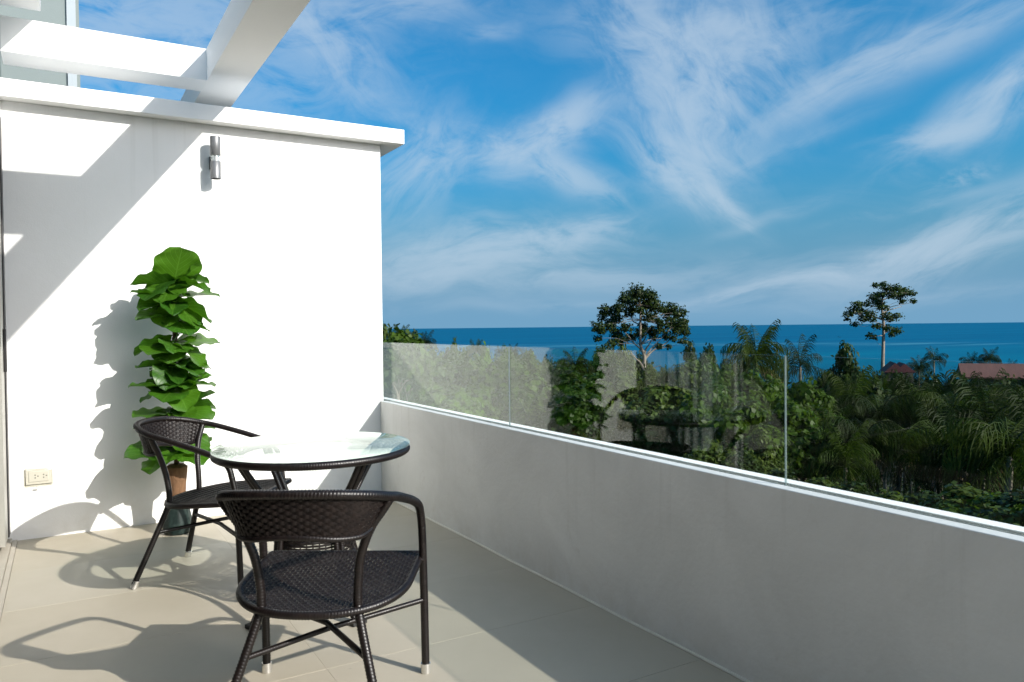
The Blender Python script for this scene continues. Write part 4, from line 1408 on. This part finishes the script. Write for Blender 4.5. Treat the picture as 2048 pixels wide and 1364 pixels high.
# the wood on the slope: left and middle, behind the glass
rn = random.Random(5)
KL = {'fresh': 'fresh light green tree', 'bright': 'bright green leafy tree', 'dark': 'dark green tree', 'olive': 'pale olive green tree', 'palm': 'feathery green palm'}
made = []
for row, d, p0, p1, step, tmin, tmax in (('farthest', 150, 770, 1500, 36, 690, 704), ('fourth', 105, 765, 1480, 42, 690, 706), ('third', 74, 760, 1480, 50, 695, 722), ('second', 52, 760, 1500, 62, 712, 752), ('nearest', 38, 760, 1490, 78, 750, 800)):
    px = p0
    while px < p1:
        kind = rn.choice(['bright', 'olive', 'olive', 'dark', 'palm', 'bright', 'palm'])
        tp_ = rn.uniform(tmin, tmax) + max(0, (px - 1300)) * 0.06
        if 1065 < px < 1190 and d > 60:
            tp_ += 22
        if 1290 < px < 1400 and d > 60:
            tp_ += 30
        if px > 1440:
            tp_ += 16
        if px < 1080 and kind in ('dark', 'olive') and rn.random() < 0.7:
            kind = rn.choice(['fresh', 'bright'])
        if 1085 < px < 1215 and d < 110:
            kind = 'dark'
        if kind == 'palm':
            o = far_palm('palm', px, d, tp_ - 4, min(1.0, 0.6 + 12 / d), rn.randrange(4), 'palms in the wood behind the glass')
        else:
            o = tree(kind, 'tree', px, d, tp_, rn.randrange(3), 'trees in the wood behind the glass', None if d < 60 else 0.85)
        made.append((px, (KL[kind], row), o))
        px += step * rn.uniform(0.75, 1.25)
number_labels(made, '{0} in the {1} row behind the glass, {2} from the white wall')

tree('bare', 'slim tree whose bare pale trunk shows through the glass beside the white wall', 797, 33, 662, 0, wide=0.7)
tree('bare', 'thinner bare trunked tree just right of the slim pale trunk near the wall', 812, 36, 676, 1, wide=0.55)

# bright leafy trees under the tall coconut palm
made = []
for i, (px, d, py, k) in enumerate(((1490, 40, 742, 0), (1450, 44, 735, 1), (1540, 46, 752, 2), (1604, 42, 758, 0), (1575, 34, 800, 1), (1500, 33, 800, 2), (1640, 38, 812, 1), (1425, 36, 770, 2))):
    made.append((px, (), tree('bright', 'tree', px, d, py, k, 'bright trees below the tall coconut palm', 0.72)))
number_labels(made, 'bright green leafy tree below the tall coconut palm, {0} from the left')
tree('dark', 'dark leafy tree filling the gap below the ragged palm, beside the second glass joint', 1592, 50, 770, 1, wide=0.75)
for px, d, py, w in ((1520, 31, 860, 'upper'), (1490, 30, 900, 'lower')):
    o = tree('olive', w + ' shrub with rusty orange leaves at the foot of the bright trees', px, d, py, 2, 'rusty shrubs at the foot of the bright trees', 0.34, 'shrub', 'shrub')
    o.children[1].data = o.children[1].data.copy(); o.children[1].data.materials[0] = MATS['leaf_rust']

# the palm grove to the right
spots = [(1700, 44, 735, 1.0, 0), (1760, 40, 765, 0.95, 1), (1838, 46, 745, 1.0, 1), (1905, 41, 752, 1.05, 0), (1975, 38, 735, 1.05, 1), (2050, 42, 742, 1.0, 0), (1655, 37, 800, 0.8, 0), (2020, 31, 800, 0.95, 0), (1930, 33, 820, 0.85, 1),
         (1800, 34, 825, 0.8, 0), (1875, 36, 800, 0.8, 1), (1725, 33, 815, 0.75, 1), (2095, 34, 770, 1.0, 1), (2130, 44, 745, 1.0, 0), (1690, 31, 850, 0.62, 0)]
made = []
for i, (px, d, py, s, k) in enumerate(spots):
    made.append((px, (('leafy green', 'dark')[k],), palm_thing('palm', px, d, py - 14, s * 1.04, ('leaf_palm', 'leaf_palm_dark')[k], 24, 100 + i, 1, 1 if i % 3 == 0 else 0, 'palms of the shady grove', i % 2 == 0)))
number_labels(made, '{0} palm in the grove right of the second glass joint, {1} from the left')
made = []
for row, d, p0, p1, step, tmin, tmax in (('farthest', 120, 1640, 2110, 38, 738, 752), ('third', 88, 1650, 2110, 48, 738, 756), ('second', 64, 1650, 2120, 58, 740, 764), ('nearest', 52, 1660, 2130, 74, 750, 786)):
    px = p0
    while px < p1:
        tp_ = rn.uniform(tmin, tmax)
        if rn.random() < 0.6:
            o = far_palm('palm', px, d, tp_ - 3, min(1.0, 0.55 + 18 / d), rn.choice([1, 3, 1, 0]), 'palms behind the shady grove')
            made.append((px, ('feathery palm', row), o))
        else:
            o = tree('dark', 'tree', px, d, tp_ + 4, rn.randrange(3), 'trees behind the shady grove', 0.8)
            made.append((px, ('dark tree', row), o))
        px += step * rn.uniform(0.8, 1.25)
number_labels(made, '{0} in the {1} row behind the shady palm grove, {2} from the left')

# shrubs along the lower edge of the grove
made = []
for i, (px, d, py, w, kind) in enumerate(((1560, 27, 940, 0.42, 'dark'), (1640, 28, 955, 0.42, 'olive'), (1710, 27, 965, 0.40, 'dark'), (1780, 26, 985, 0.42, 'olive'), (1850, 25, 985, 0.45, 'dark'), (1925, 24, 970, 0.50, 'olive'), (1985, 23, 990, 0.48, 'bright'),
                                            (2050, 22, 985, 0.50, 'dark'), (1890, 22, 1010, 0.42, 'bright'), (2010, 20, 1020, 0.42, 'olive'), (2090, 20, 1000, 0.5, 'bright'), (1480, 29, 905, 0.40, 'dark'), (1420, 30, 880, 0.40, 'olive'))):
    nm = {'dark': 'dark green shrub', 'olive': 'olive green shrub', 'bright': 'bright green shrub'}[kind]
    made.append((px, (nm,), tree(kind, nm, px, d, py, i, 'shrubs at the foot of the palm grove', w, 'shrub', 'shrub')))
number_labels(made, '{0} at the foot of the grove beyond the parapet, {1} from the left')

# undergrowth over the slope
rng = np.random.default_rng(9)
NU = 60000
aa = rng.uniform(R(8), R(72), NU)
dd = 14 + 130 * rng.random(NU) ** 1.7
X_, Y_ = np.sin(aa) * dd, np.cos(aa) * dd
lump = 0.5 + 0.5 * np.sin(X_ * 0.9 + np.sin(Y_ * 0.7) * 2) * np.cos(Y_ * 0.8)
Z_ = np.array([ground_z(a, b2) for a, b2 in zip(X_, Y_)]) + rng.random(NU) ** 1.5 * (0.35 + 1.3 * lump)
uo = bpy.data.objects.new('undergrowth', quads_mesh('undergrowth', np.stack([X_, Y_, Z_], 1), rng.normal(size=(NU, 3)) * 0.7 + np.array([0, 0, 0.7]), 0.30, 'undergrowth_leaf', rng))
link(uo)
tag(uo, 'tangled green undergrowth covering the slope below the balcony', None, None, 'stuff')
